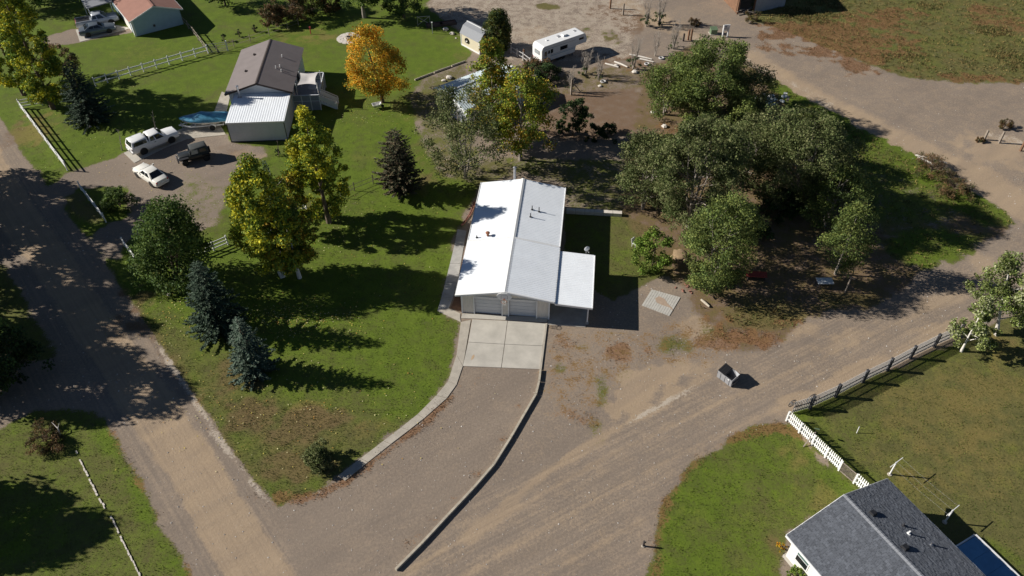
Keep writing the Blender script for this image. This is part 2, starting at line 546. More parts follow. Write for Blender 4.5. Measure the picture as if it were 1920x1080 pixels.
# wood on the right
WOOD = [(1440, 138), (1500, 185), (1600, 238), (1700, 290), (1800, 348), (1870, 385), (1905, 418), (1885, 442), (1840, 462), (1800, 494), (1765, 500), (1722, 508), (1690, 550), (1620, 578), (1560, 585), (1500, 600), (1470, 640), (1390, 665), (1345, 640), (1300, 590), (1280, 545), (1250, 520), (1165, 400), (1170, 300), (1190, 210), (1205, 130), (1300, 85)]
fill(WOOD, 1.0, 'wood_floor', grass=0.5, lush=0.3, soil=0.85, tan=0.1)
stroke([(1450, 155), (1520, 205), (1620, 258), (1720, 312), (1800, 360), (1880, 405)], 3.0, 0.7, 'grass')
stroke([(1450, 155), (1520, 205), (1620, 258), (1720, 312), (1800, 360), (1860, 390)], 3.0, 0.5, 'lush')
blob(1740, 465, 60, 28, 0.8, 'grass'); blob(1740, 465, 60, 28, 0.7, 'lush'); blob(1650, 330, 80, 60, .4, 'grass'); blob(1650, 330, 80, 60, .3, 'lush')
blob(1430, 590, 70, 22, 0.5, 'grass'); blob(1420, 590, 60, 18, 0.35, 'lush'); blob(1830, 400, 40, 20, .35, 'straw'); blob(1560, 575, 40, 8, .5, 'lush'); blob(1600, 560, 60, 10, .4, 'grass')
for a in ((1400, 630, 60, 18, .8), (1340, 600, 30, 20, .5), (1480, 605, 30, 10, .7), (1440, 645, 30, 12, .7), (1880, 400, 25, 14, .5), (1300, 300, 60, 30, .3), (1390, 345, 40, 12, .4), (1250, 240, 30, 14, .6)):
    blob(a[0], a[1], a[2], a[3], a[4], 'rust')
stroke([(1450, 152), (1520, 202), (1620, 256), (1720, 310), (1800, 358), (1880, 402)], 3.4, -0.9, 'soil'); blob(1740, 465, 70, 32, -.9, 'soil'); blob(1650, 330, 90, 60, -.6, 'soil'); blob(1740, 465, 70, 32, .5, 'grass'); stroke([(1450, 152), (1520, 202), (1620, 256), (1720, 310), (1800, 358)], 3.2, 0.5, 'lush')
# lawn strip right of the white building
fill([(1060, 402), (1165, 400), (1215, 430), (1250, 480), (1252, 515), (1215, 530), (1190, 545), (1150, 560), (1060, 520)], 0.6, 'lawn', grass=1, lush=0.45)
# weedy gravel right of the slab
for a in ((1050, 625, 20, 8, .5), (1085, 640, 30, 14, .6), (1060, 665, 18, 12, .7), (1180, 660, 45, 16, .9), (1165, 640, 30, 10, .6), (1080, 700, 22, 8, .6), (1110, 735, 30, 20, .6), (1070, 780, 35, 14, .7), (1090, 620, 20, 6, .5), (1210, 590, 16, 22, .6), (1300, 545, 25, 16, .4), (1350, 600, 30, 20, .5), (1360, 650, 40, 14, .7), (1020, 800, 20, 10, .3), (1240, 610, 20, 12, .5), (860, 720, 10, 10, .4), (895, 700, 14, 22, .35)):
    blob(a[0], a[1], a[2], a[3], a[4], 'rust')
for a in ((1128, 730, 12, 26, .0), (1118, 800, 14, 22, .0), (1256, 645, 26, 14, .0), (1090, 690, 14, 8, .4), (1150, 625, 20, 8, .3), (1050, 690, 12, 8, .35), (1230, 640, 60, 14, .2), (1145, 680, 60, 40, .15)):
    blob(a[0], a[1], a[2], a[3], a[4], 'grass'); blob(a[0], a[1], a[2], a[3], a[4] * .6, 'lush')
fill([(1030, 614), (1190, 616), (1300, 590), (1350, 640), (1400, 668), (1330, 690), (1200, 690), (1140, 740), (1125, 815), (1070, 800), (1015, 745), (1018, 690)], 2.0, None, rust=0.50, grass=0.30, lush=0.5, tan=0.4, soil=0.3)
for a in ((1180, 660, 50, 18, .6), (1060, 640, 30, 18, .25), (1085, 780, 40, 18, .25), (1370, 640, 60, 20, .5), (1320, 575, 40, 16, .3)):
    blob(a[0], a[1], a[2], a[3], a[4], 'rust')
for a in ((1128, 730, 20, 36, .24), (1118, 800, 20, 28, .24), (1256, 645, 40, 20, .30), (1128, 730, 9, 18, .2), (1256, 645, 16, 9, .2), (1050, 690, 14, 8, .3), (1100, 650, 30, 10, .2), (1420, 600, 60, 18, .4), (1340, 625, 30, 14, .3)):
    blob(a[0], a[1], a[2], a[3], a[4], 'grass')
# tan clean soil
for a in ((1220, 715, 60, 26, .6), (1180, 760, 40, 30, .6), (1290, 690, 50, 20, .4), (1310, 610, 40, 20, .45), (1500, 625, 50, 16, .5), (1600, 625, 50, 10, .35), (1330, 850, 50, 20, .35), (1560, 650, 60, 14, .3), (1780, 560, 60, 10, .5), (1860, 500, 50, 30, .5), (1480, 745, 40, 10, .6), (1600, 690, 70, 8, .5), (1750, 615, 60, 7, .6)):
    blob(a[0], a[1], a[2], a[3], a[4], 'tan', 0.25)
stroke([(880, 1010), (1000, 905), (1130, 815), (1240, 760), (1330, 705)], 0.9, 0.6, 'tan')
blob(1235, 715, 75, 30, .7, 'tan', 0.3); blob(1180, 770, 40, 30, .6, 'tan'); blob(1310, 615, 40, 20, .5, 'tan'); blob(1330, 845, 40, 16, .5, 'tan')
blob(1235, 715, 75, 30, -.5, 'rust', 0.3); blob(1180, 770, 35, 26, -.5, 'rust')
TT = [(690, 1120), (850, 1020), (1010, 930), (1150, 850), (1350, 755), (1500, 690), (1650, 620), (1800, 555)]
for dx_, amt_ in ((0, .35), (45, -.35), (75, .3), (130, -.3), (170, .3), (-60, -.3), (210, -.25)):
    stroke([(a + dx_, b + dx_ * .35) for a, b in TT], 0.45, amt_, 'tan')
for dx_, amt_ in ((0, .3), (22, -.3), (60, .3), (85, -.35)):
    stroke([(620 + dx_, 1080), (690 + dx_, 990), (790 + dx_ * .9, 890), (865 + dx_ * .8, 800), (895 + dx_ * .7, 710)], 0.5, amt_, 'tan')
stroke([(1175, 985), (1190, 930), (1205, 880)], 0.4, .4, 'soil')
stroke([(1180, 795), (1215, 772), (1260, 750), (1300, 725)], 0.8, 0.8, 'pale')
stroke([(1480, 770), (1640, 690), (1800, 618)], 2.4, 0.5, 'tan')
stroke([(1440, 150), (1520, 195), (1640, 250), (1760, 300), (1850, 345), (1930, 385)], 4.2, 0.9, 'tan'); stroke([(1300, 70), (1440, 135), (1560, 195)], 2.2, .5, 'pale')
stroke([(1430, 140), (1520, 190), (1600, 230)], 1.5, 0.4, 'pale')
stroke([(1150, 10), (1260, 50), (1330, 90)], 2.5, 0.4, 'tan'); blob(1870, 280, 70, 30, 0.6, 'tan'); blob(1880, 260, 40, 14, .6, 'pale')
# top right field
fill([(1405, 15), (1400, 35), (1450, 52), (1500, 70), (1560, 95), (1640, 128), (1690, 145), (1760, 155), (1860, 157), (2000, 158), (2150, 150), (2150, -60), (1450, -60)], 1.2, 'rough_field', grass=0.85, lush=0.40, soil=0.5, rust=0.28)
for a in ((1520, 80, 100, 32, 1.1), (1600, 100, 90, 36, 1.1), (1630, 60, 80, 36, 1.0), (1560, 60, 80, 26, 1.0), (1480, 60, 60, 16, 1.0), (1680, 25, 50, 14, .8), (1470, 48, 40, 12, .9), (1800, 145, 80, 9, .9), (1900, 152, 50, 8, .8), (1870, 35, 60, 25, .6), (1820, 20, 30, 10, .5), (1700, 120, 60, 20, .3)):
    blob(a[0], a[1], a[2], a[3], a[4], 'rust')
for a in ((1515, 28, 50, 14, .9), (1560, 8, 40, 10, .7), (1860, 58, 30, 8, .9), (1900, 110, 40, 25, .6), (1700, 115, 50, 14, .5), (1740, 12, 25, 6, .6), (1820, 120, 20, 8, .5)):
    blob(a[0], a[1], a[2], a[3], a[4], 'straw')
blob(1700, 47, 22, 10, .9, 'pale'); blob(1810, 112, 12, 4, .6, 'pale')
# lawns lower right
fill([(1445, 792), (1480, 793), (1530, 850), (1575, 885), (1605, 910), (1620, 930), (1475, 1000), (1470, 1085), (1500, 1180), (1200, 1180), (1222, 1050), (1225, 1000), (1248, 925), (1292, 868), (1360, 825), (1410, 803)], 0.7, 'corner_lawn', grass=1, lush=0.72)
stroke([(1235, 1080), (1232, 1000), (1255, 930), (1300, 870), (1370, 826), (1450, 797), (1500, 820)], 1.3, 0.8, 'rust'); blob(1480, 800, 40, 14, .8, 'rust'); blob(1250, 1010, 30, 60, .3, 'straw'); blob(1400, 850, 60, 14, .3, 'straw')
stroke([(1480, 800), (1530, 850), (1580, 890)], 0.8, 0.5, 'tan')
for a in ((1520, 850, 50, 30, .6), (1530, 930, 60, 30, .7), (1480, 870, 40, 50, .45), (1300, 950, 60, 50, .35), (1400, 960, 40, 40, .3), (1360, 1040, 50, 30, .4)):
    blob(a[0], a[1], a[2], a[3], a[4], 'straw')
blob(1458, 1050, 22, 40, 0.8, 'soil')
fill([(1483, 775), (1640, 705), (1800, 640), (1930, 575), (2200, 460), (2300, 1180), (1640, 1180), (1600, 915), (1530, 850)], 0.5, 'fenced_lawn', grass=1, lush=0.12, straw=0.3)
stroke([(1500, 790), (1570, 860), (1640, 920)], 4.0, 0.45, 'lush'); stroke([(1500, 785), (1650, 715), (1800, 650)], 1.5, 0.3, 'lush')
for a in ((1740, 790, 120, 60, .4), (1850, 720, 90, 50, .5), (1830, 880, 110, 60, .35), (1660, 850, 60, 40, .3), (1880, 650, 60, 20, .45), (1720, 900, 60, 30, .45)):
    blob(a[0], a[1], a[2], a[3], a[4], 'straw')
blob(1870, 640, 60, 10, .5, 'soil')
stroke([(1860, 1020), (1900, 1050), (1940, 1090)], 1.6, 0.5, 'lush')
fill([(1450, 141), (1500, 184), (1600, 237), (1700, 289), (1800, 347), (1870, 385), (1905, 417), (1850, 424), (1760, 380), (1660, 330), (1560, 275), (1490, 230)], 1.2, None, grass=1.0, lush=0.85, soil=0.05, straw=0.0, rust=0.1)
fill([(1690, 445), (1720, 430), (1800, 440), (1850, 440), (1800, 490), (1740, 503), (1700, 490)], 1.2, None, grass=0.9, lush=0.85, soil=0.1, rust=0.1)
fill([(1600, 290), (1700, 330), (1800, 385), (1760, 420), (1640, 420), (1590, 350)], 2.5, None, grass=0.75, lush=0.7, soil=0.35)
fill([(1330, 86), (1440, 135), (1500, 181), (1600, 234), (1700, 286), (1800, 344), (1905, 412), (1990, 400), (1860, 322), (1700, 254), (1560, 186), (1440, 112), (1350, 72)], 2.0, None, tan=0.95)
fill([(1130, -20), (1230, 20), (1290, 55), (1330, 88), (1270, 60), (1180, 40)], 2.0, None, tan=0.9)
# driveways named apart
DRIVE = [(868, 688), (1013, 694), (1010, 720), (1003, 745), (960, 820), (925, 872), (870, 935), (742, 1070), (700, 1120), (560, 1085), (517, 948), (560, 945), (650, 903), (750, 820), (793, 786), (838, 747), (856, 722)]
s_ = sdist([at(*p) for p in DRIVE])
REGN.append('gravel_driveway'); REG[s_ > 0] = len(REGN) - 1
m_ = np.clip(0.5 + s_ / 0.8, 0, 1); CH['tan'] *= (1 - 0.65 * m_).astype(np.float32)
TRACK = [(742, 1072), (870, 937), (1020, 880), (1150, 810), (1250, 745), (1370, 680), (1480, 640), (1570, 590), (1680, 560), (1730, 510), (1850, 462), (1908, 420), (1800, 348), (1600, 238), (1440, 138), (1330, 90), (1260, 60), (1240, -60), (1400, -60), (1400, 38), (1560, 97), (1690, 147), (1860, 159), (2150, 155), (2200, 455), (1930, 570), (1790, 632), (1480, 768), (1450, 792), (1360, 825), (1292, 868), (1248, 925), (1225, 1000), (1222, 1050), (1200, 1180), (560, 1180), (620, 1090)]
s_ = sdist([at(*p) for p in TRACK])
REGN.append('gravel_track'); REG[(s_ > 0)] = len(REGN) - 1
CH['tan'] = np.clip(CH['tan'] + .07 * np.clip(0.5 + s_ / 2.0, 0, 1), 0, 1.3).astype(np.float32)
# soft vignetting of driveway weeds along timber edge
for a in ((985, 760), (950, 825), (905, 890), (860, 935), (820, 975), (800, 1000), (780, 1015)):
    blob(a[0] - 10, a[1], 14, 8, 0.7, 'rust')

zz = (0.03 * np.sin(PXY[:, 0] * 0.23 + 1.3) * np.cos(PXY[:, 1] * 0.19)).astype(np.float32) * 0


def ground_material():
    m = bpy.data.materials.new('ground')
    m.use_nodes = True
    nt = m.node_tree
    N, Lk = nt.nodes, nt.links
    b = N['Principled BSDF']
    b.inputs['Specular IOR Level'].default_value = 0.15
    geo = N.new('ShaderNodeNewGeometry')
    P = geo.outputs['Position']

    def noise(scale, detail=6, rough=0.6, off=(0, 0, 0), stretch=None):
        mp = N.new('ShaderNodeMapping')
        mp.inputs['Location'].default_value = off
        src = P
        if stretch:
            m0 = N.new('ShaderNodeMapping')
            m0.inputs['Rotation'].default_value = (0, 0, stretch[0])
            Lk.new(P, m0.inputs[0])
            src = m0.outputs[0]
            mp.inputs['Scale'].default_value = stretch[1]
        Lk.new(src, mp.inputs[0])
        n = N.new('ShaderNodeTexNoise')
        n.inputs['Scale'].default_value = scale
        n.inputs['Detail'].default_value = detail
        n.inputs['Roughness'].default_value = rough
        Lk.new(mp.outputs[0], n.inputs['Vector'])
        r = N.new('ShaderNodeMapRange')
        r.inputs[1].default_value = 0.30
        r.inputs[2].default_value = 0.70
        Lk.new(n.outputs['Fac'], r.inputs[0])
        return r.outputs[0]

    def mth(op, a, b_=None, clamp=False, c=None):
        n = N.new('ShaderNodeMath')
        n.operation = op
        n.use_clamp = clamp
        for i, x in enumerate((a, b_, c)):
            if x is None:
                continue
            if isinstance(x, (int, float)):
                n.inputs[i].default_value = x
            else:
                Lk.new(x, n.inputs[i])
        return n.outputs[0]

    def mix(f, a, b_):
        n = N.new('ShaderNodeMix')
        n.data_type = 'RGBA'
        if isinstance(f, (int, float)):
            n.inputs[0].default_value = f
        else:
            Lk.new(f, n.inputs[0])
        for i, x in ((6, a), (7, b_)):
            if isinstance(x, tuple):
                n.inputs[i].default_value = x + (1,)
            else:
                Lk.new(x, n.inputs[i])
        return n.outputs[2]

    def chan(attr):
        a = N.new('ShaderNodeAttribute')
        a.attribute_name = attr
        s = N.new('ShaderNodeSeparateColor')
        Lk.new(a.outputs['Color'], s.inputs[0])
        return s.outputs[0], s.outputs[1], s.outputs[2]

    grass, lush, tan = chan('ga')
    rust, straw, soil = chan('gb')
    pale, roadm, trackm = chan('gc')
    nbig = noise(0.12, 5, 0.6)
    nmid = noise(0.9, 7, 0.65, (13, 5, 2))
    nfin = noise(5.0, 6, 0.7, (3, 31, 2))
    nvf = noise(22.0, 4, 0.7, (7, 3, 9))
    nstr = noise(1.3, 6, 0.65, (1, 9, 4))

    def thr(w, n, amp, k, lvl=0.5):
        # ragged threshold of a painted weight by noise
        x = mth('SUBTRACT', n, 0.5)
        x = mth('MULTIPLY_ADD', x, amp, None, None) if False else mth('ADD', mth('MULTIPLY', x, amp), w)
        x = mth('SUBTRACT', x, lvl)
        return mth('ADD', mth('MULTIPLY', x, k), 0.5, True)

    ncomb = mth('ADD', mth('MULTIPLY', nmid, 0.45), mth('MULTIPLY', nfin, 0.55))
    nedge = mth('ADD', mth('MULTIPLY', nmid, 0.35), mth('ADD', mth('MULTIPLY', nfin, 0.40), mth('MULTIPLY', nvf, 0.25)))
    # mineral ground
    grit = mth('ADD', mth('MULTIPLY', nfin, 0.45), mth('MULTIPLY', nvf, 0.55))
    g_grey = mix(grit, (0.152, 0.121, 0.094), (0.318, 0.256, 0.202))
    g_tan = mix(grit, (0.285, 0.206, 0.130), (0.500, 0.376, 0.250))
    stone = thr(nvf, nfin, 0.5, 5.0, 0.85)
    g_grey = mix(mth('MULTIPLY', stone, 0.5), g_grey, (0.45, 0.40, 0.35))
    base = mix(thr(tan, nedge, 1.0, 2.0), g_grey, g_tan)
    drift = noise(0.35, 6, 0.6, (5, 2, 7), (R(-38), (0.25, 1.6, 1)))
    base = mix(mth('MULTIPLY', drift, 0.42), base, (0.150, 0.122, 0.104))
    patch = noise(0.5, 7, 0.7, (21, 3, 1))
    base = mix(mth('MULTIPLY', thr(patch, nfin, 0.5, 2.0, 0.75), 0.35), base, (0.36, 0.275, 0.195))
    s_track = noise(2.0, 5, 0.6, (2, 5, 1), (R(-30), (0.05, 1.7, 1)))
    s_road = noise(2.0, 5, 0.6, (8, 1, 1), (R(-129.6), (0.04, 1.7, 1)))
    streak = mix(roadm, s_track, s_road)
    amt = mth('MULTIPLY', mth('MAXIMUM', roadm, trackm), mth('MULTIPLY', mth('ADD', nmid, 0.2), 0.34))
    base = mix(mth('MULTIPLY', thr(streak, nfin, 0.5, 2.2, 0.62), amt), base, (0.40, 0.305, 0.215))
    base = mix(mth('MULTIPLY', thr(mth('SUBTRACT', 1.0, streak), nfin, 0.5, 2.2, 0.70), amt), base, (0.135, 0.112, 0.096))
    base = mix(mth('MULTIPLY', nbig, 0.22), base, (0.37, 0.295, 0.225))
    
    base = mix(mth('MULTIPLY', thr(soil, nedge, 1.2, 2.5, 0.6), 0.85), base, mix(grit, (0.095, 0.058, 0.036), (0.24, 0.15, 0.09)))
    base = mix(mth('MULTIPLY', thr(pale, nedge, 2.0, 3.5, 0.64), 0.85), base, mix(nvf, (0.36, 0.30, 0.235), (0.60, 0.53, 0.44)))
    # grass
    lum = mth('ADD', mth('MULTIPLY', nmid, 0.30), mth('ADD', mth('MULTIPLY', nfin, 0.35), mth('MULTIPLY', nvf, 0.35)))
    g_l = mix(lum, (0.036, 0.068, 0.007), (0.165, 0.222, 0.026))
    g_d = mix(lum, (0.056, 0.060, 0.018), (0.185, 0.166, 0.062))
    lushx = mth('ADD', lush, mth('ADD', mth('MULTIPLY', mth('SUBTRACT', nbig, 0.5), 0.5), mth('MULTIPLY', mth('SUBTRACT', noise(0.4, 5, 0.65, (9, 9, 3)), 0.5), 0.5)))
    gcol = mix(thr(lushx, nedge, 1.5, 1.2, 0.55), g_d, g_l)
    gcol = mix(mth('MULTIPLY', thr(straw, nedge, 1.0, 1.6, 0.62), 0.7), gcol, mix(grit, (0.115, 0.092, 0.026), (0.30, 0.225, 0.080)))
    gcol = mix(mth('MULTIPLY', thr(soil, nedge, 1.1, 1.8, 0.62), 0.75), gcol, mix(grit, (0.090, 0.064, 0.030), (0.23, 0.155, 0.078)))
    gf = thr(grass, nedge, 1.5, 4.0)
    out = mix(gf, base, gcol)
    nrust = mth('ADD', mth('MULTIPLY', nmid, 0.35), mth('ADD', mth('MULTIPLY', nfin, 0.4), mth('MULTIPLY', nvf, 0.25)))
    rf = thr(rust, nrust, 2.2, 4.0, 0.66)
    out = mix(mth('MULTIPLY', rf, 0.72), out, mix(nvf, (0.135, 0.068, 0.036), (0.33, 0.175, 0.080)))
    Lk.new(out, b.inputs['Base Color'])
    b.inputs['Roughness'].default_value = 0.95
    h = mth('ADD', mth('MULTIPLY', nfin, 0.6), mth('MULTIPLY', nvf, 0.5))
    bp = N.new('ShaderNodeBump')
    bp.inputs['Strength'].default_value = 0.5
    bp.inputs['Distance'].default_value = 0.04
    Lk.new(h, bp.inputs['Height'])
    Lk.new(bp.outputs[0], b.inputs['Normal'])
    M['ground'] = m


ground_material()
# noise-perturbed borders between the named pieces of ground
q = (np.arange(NY - 1)[:, None] * NX + np.arange(NX - 1)[None, :]).ravel()
quads = np.stack([q, q + 1, q + NX + 1, q + NX], 1)
freg = REG[quads[:, 0]]
A1 = np.stack([CH['grass'], CH['lush'], CH['tan'], np.ones_like(CH['tan'])], 1).astype(np.float32)
A2 = np.stack([CH['rust'], CH['straw'], CH['soil'], np.ones_like(CH['tan'])], 1).astype(np.float32)
RM = np.isin(REG, [REGN.index('gravel_road')]).astype(np.float32)
TM_ = np.clip(np.isin(REG, [REGN.index('gravel_track')]) * 1.0 + np.isin(REG, [REGN.index('gravel_driveway')]) * .35, 0, 1).astype(np.float32) * np.clip((64 - PXY[:, 1]) / 10, 0, 1).astype(np.float32)
A3 = np.stack([CH['pale'], RM, TM_, np.ones_like(CH['tan'])], 1).astype(np.float32)
V3 = np.column_stack([PXY, zz])
for ri, rn in enumerate(REGN):
    fq = quads[freg == ri]
    if len(fq) == 0:
        continue
    uv, inv = np.unique(fq, return_inverse=True)
    me = mesh_np(rn, V3[uv], inv.reshape(-1, 4), None, 'ground')
    for nm, A in (('ga', A1), ('gb', A2), ('gc', A3)):
        at_ = me.attributes.new(nm, 'FLOAT_COLOR', 'POINT')
        at_.data.foreach_set('color', A[uv].ravel())
    link(rn, me, kind='structure')
mat('far_field', (0.14, 0.125, 0.05), 0.95, 0.35, 0.05)
part('ground', 'far_field', None, lambda b: b.add([(-900, -300, -0.12), (900, -300, -0.12), (900, 1500, -0.12), (-900, 1500, -0.12)], [(0, 1, 2, 3)]), kind='structure')

# ------------------------------------------------------------------ pavements
def slab_px(name, m, parent, pts, z0, z1, gap=0.0, **p):
    P_ = [at(*q) for q in pts]
    if gap:
        c = sum(P_, Vector()) / len(P_)
        P_ = [q + (c - q).normalized() * gap for q in P_]
    return MB().prism([(q.x, q.y) for q in P_], z0, z1).build(name, m, parent, **p)


def paved(name):
    o = bpy.data.objects.new(name, None)
    col.objects.link(o)
    o['kind'] = 'structure'
    return o


drv = paved('concrete_driveway')
TL, TM, TR = (885, 599), (951.5, 602), (1024.4, 606.5)
ML, MM, MR = (877.5, 642), (946, 646), (1017.5, 649)
BL, BM_, BR = (867.5, 687), (940, 690), (1013, 693)
for q in ((TL, TM, MM, ML), (TM, TR, MR, MM), (ML, MM, BM_, BL), (MM, MR, BR, BM_)):
    slab_px('concrete_panel', 'concrete', drv, q, -0.05, 0.045, 0.03)
slab_px('concrete_panel', 'concrete', drv, ((866.5, 588), (1029, 596.5), (1025, 604.8), (885, 597.5), (864, 597)), -0.05, 0.04, 0.02)
slab_px('concrete_stain', 'rust', drv, ((885, 668), (889, 665), (890, 669), (887, 674), (883, 676)), 0.0455, 0.047)
M['rust_stain'] = mat('rust_stain', (0.42, 0.30, 0.19), 0.95, 0.1, 5)
drv.children[-1].data.materials[0] = M['rust_stain']
cps = bpy.data.objects.new('carport_floor', None)
col.objects.link(cps); cps['kind'] = 'structure'
slab_px('concrete_panel', 'concrete_dirty', cps, ((1029.5, 596.6), (1050, 478), (1113, 484), (1098, 612), (1026, 607)), -0.05, 0.035)
slab_px('slab_edge', 'concrete', cps, ((1026, 607.2), (1098, 612.2), (1098, 614), (1026, 609)), -0.05, 0.05)
walk = paved('sidewalk')
WL = [(858, 430), (852, 460), (843.5, 495), (835, 530), (827, 560), (820, 583), (864, 604), (856, 666), (840, 715.5), (818, 742), (783, 777), (752, 802), (719, 827), (676, 860), (633, 893)]
WR = [(875, 433), (870, 460), (864, 495), (858, 530), (850, 557), (842, 578), (883, 600), (868, 686.5), (856, 722), (838, 747), (795, 785), (767, 807), (733, 833), (690, 867), (647, 902)]
for i in range(len(WL) - 1):
    if i == 5:
        slab_px('concrete_panel', 'concrete_old', walk, (WL[5], WR[5], (863.5, 588.5), (863, 597), WL[6]), -0.05, 0.042, 0.015)
        continue
    slab_px('concrete_panel', 'concrete_old' if i > 5 else 'concrete_dirty', walk, (WL[i], WR[i], WR[i + 1], WL[i + 1]), -0.05, 0.042 + 0.004 * (i % 3), 0.02)
pat = thing('paver_patio', 'square patio of pale plank-shaped pavers with orange stain in gravel', 'patio')
c0, c1, c2, c3 = [at(*p) for p in ((1221.7, 543), (1276, 558), (1255, 593), (1203, 573))]
for i in range(12):
    for j in range(2):
        def bl(u, v):
            return (c0 * (1 - u) + c1 * u) * (1 - v) + (c3 * (1 - u) + c2 * u) * v
        u0, u1, v0, v1 = i / 12 + .004, (i + 1) / 12 - .004, j / 2 + .004, (j + 1) / 2 - .004
        MB().prism([bl(u0, v0)[:2], bl(u1, v0)[:2], bl(u1, v1)[:2], bl(u0, v1)[:2]], -0.03, 0.04 + random.uniform(0, .008)).build('paver', 'paver', pat)
mat('stain_orange', (0.36, 0.27, 0.20), 0.95, 0.15, 4)
slab_px('stain', 'stain_orange', pat, ((1228, 560), (1236, 556), (1246, 561), (1252, 570), (1260, 578), (1262, 584), (1255, 577), (1242, 573), (1231, 568)), 0.049, 0.051)
# gravel strip with timber retaining edge right of the drive
tim = thing('timber_edging', 'long low timber retaining edge curving along right side of gravel driveway', 'edging')
TP = [(1024.5, 607), (1013.5, 694), (1011, 716), (1005, 741), (984, 777), (958, 822), (926, 873), (888, 917), (840, 968), (790, 1022), (742, 1070)]
for i in range(len(TP) - 1):
    a, b_ = at(*TP[i]), at(*TP[i + 1])
    hgt = 0.10 if i == 0 else 0.24
    d = (b_ - a).normalized() * 0.02
    MB().bar(a + d + Vector((0, 0, hgt / 2 - 0.02)), b_ - d + Vector((0, 0, hgt / 2 - 0.02)), 0.17, hgt + 0.04).build('timber', 'concrete_old' if i == 0 else 'timber', tim)
# pad and apron at the brown house
pad = paved('concrete_pad')
slab_px('concrete_panel', 'concrete', pad, ((232, 287), (268, 272), (306, 291 - 12), (252, 306)), -0.05, 0.04, 0.02)
slab_px('concrete_panel', 'concrete_old', pad, ((268, 272), (330, 246), (350, 261), (306, 279)), -0.05, 0.042, 0.02)
slab_px('concrete_panel', 'concrete_old', pad, ((330, 246), (402, 215), (424, 253), (350, 261)), -0.05, 0.04, 0.02)
slab_px('concrete_panel', 'concrete_old', pad, ((402, 208), (416, 172), (432, 178), (420, 232)), -0.05, 0.04, 0.02)
pad2 = paved('concrete_apron')
slab_px('concrete_panel', 'concrete', pad2, ((142, 56), (200, 44), (246, 53), (150, 79)), -0.05, 0.04)


# ------------------------------------------------------------------ building helpers
def ribbed(b, a, u, v, n, period, h, wtop=0.3):
    """sheet from a spanned by u (across the ribs) and v (along them), ribs raised along n"""
    a, u, v, n = Vector(a), Vector(u), Vector(v), Vector(n).normalized()
    L = u.length
    ud = u.normalized()
    k = max(1, int(round(L / period)))
    p = L / k
    row = [(0, 0)]
    for i in range(k):
        s = i * p
        row += [(s + p * (0.5 - wtop / 2) - p * .08, 0), (s + p * (0.5 - wtop / 2), h), (s + p * (0.5 + wtop / 2), h), (s + p * (0.5 + wtop / 2) + p * .08, 0)]
    row += [(L, 0)]
    o = len(b.v)
    for s, hh in row:
        q = a + ud * s + n * hh
        b.v += [tuple(q), tuple(q + v)]
    for i in range(len(row) - 1):
        j = o + i * 2
        b.f.append((j, j + 2, j + 3, j + 1))


def gable_wall(b, x0, x1, y, zc, za, t=0.1):
    xm = (x0 + x1) / 2
    b.loft([[(x0, y, 0), (x1, y, 0), (x1, y, zc), (xm, y, za), (x0, y, zc)], [(x0, y + t, 0), (x1, y + t, 0), (x1, y + t, zc), (xm, y + t, za), (x0, y + t, zc)]])


def wheel(parent, c, r, w, rim='chrome', name='wheel'):
    wl = part(name, 'rubber', parent, lambda b: b.lathe([(r * .62, -w / 2), (r * .93, -w / 2), (r, -w * .3), (r, w * .3), (r * .93, w / 2), (r * .62, w / 2)], 18, 'Y', c), 40)
    s = 1 if c[1] > 0 else -1
    part('rim', rim, wl, lambda b: b.lathe([(r * .64, -w * .40), (r * .6, s * w * .34), (r * .5, s * w * .44), (r * .2, s * w * .30), (r * .16, s * w * .46)], 14, 'Y', c), 30)
    return wl


# ------------------------------------------------------------------ white metal building
h1 = thing('metal_shop_building', 'long white metal-roofed building with twin garage doors, basketball hoop and side carport', 'building', (-0.66, 50.57, 0), R(-6.1))
EZ, RZ, HW, LN, MID = 2.6, 3.42, 4.42, 17.2, 7.5
for sgn in (-1, 1):
    w = part('side_wall', 'siding_cream', h1, lambda b: ribbed(b, (sgn * 3.95, 0.55, 0), (0, 16.15, 0), (0, 0, EZ + .06), (sgn, 0, 0), 0.3, 0.025))
for fx, fwid in ((-3.95, 1.12), (-0.32, .64), (2.83, 1.12)):
    part('front_wall', 'siding_cream', h1, lambda b: ribbed(b, (fx, 0.55, 0), (fwid, 0, 0), (0, 0, 2.72), (0, -1, 0), 0.23, 0.022))
gb = part('gable_panel', 'siding_cream', h1, lambda b: b.loft([[(-3.9, 0.56, 2.16), (3.9, 0.56, 2.16), (3.95, 0.56, 2.66), (0, 0.56, 3.37), (-3.95, 0.56, 2.66)], [(-3.9, 0.66, 2.16), (3.9, 0.66, 2.16), (3.95, 0.66, 2.66), (0, 0.66, 3.37), (-3.95, 0.66, 2.66)]]))


def gable_ribs(b):
    x = -3.8
    while x < 3.85:
        z1 = 2.66 + (3.95 - abs(x)) / 3.95 * .69
        b.box((x, 0.552, (2.18 + z1) / 2), (0.05, 0.03, z1 - 2.18))
        x += 0.23


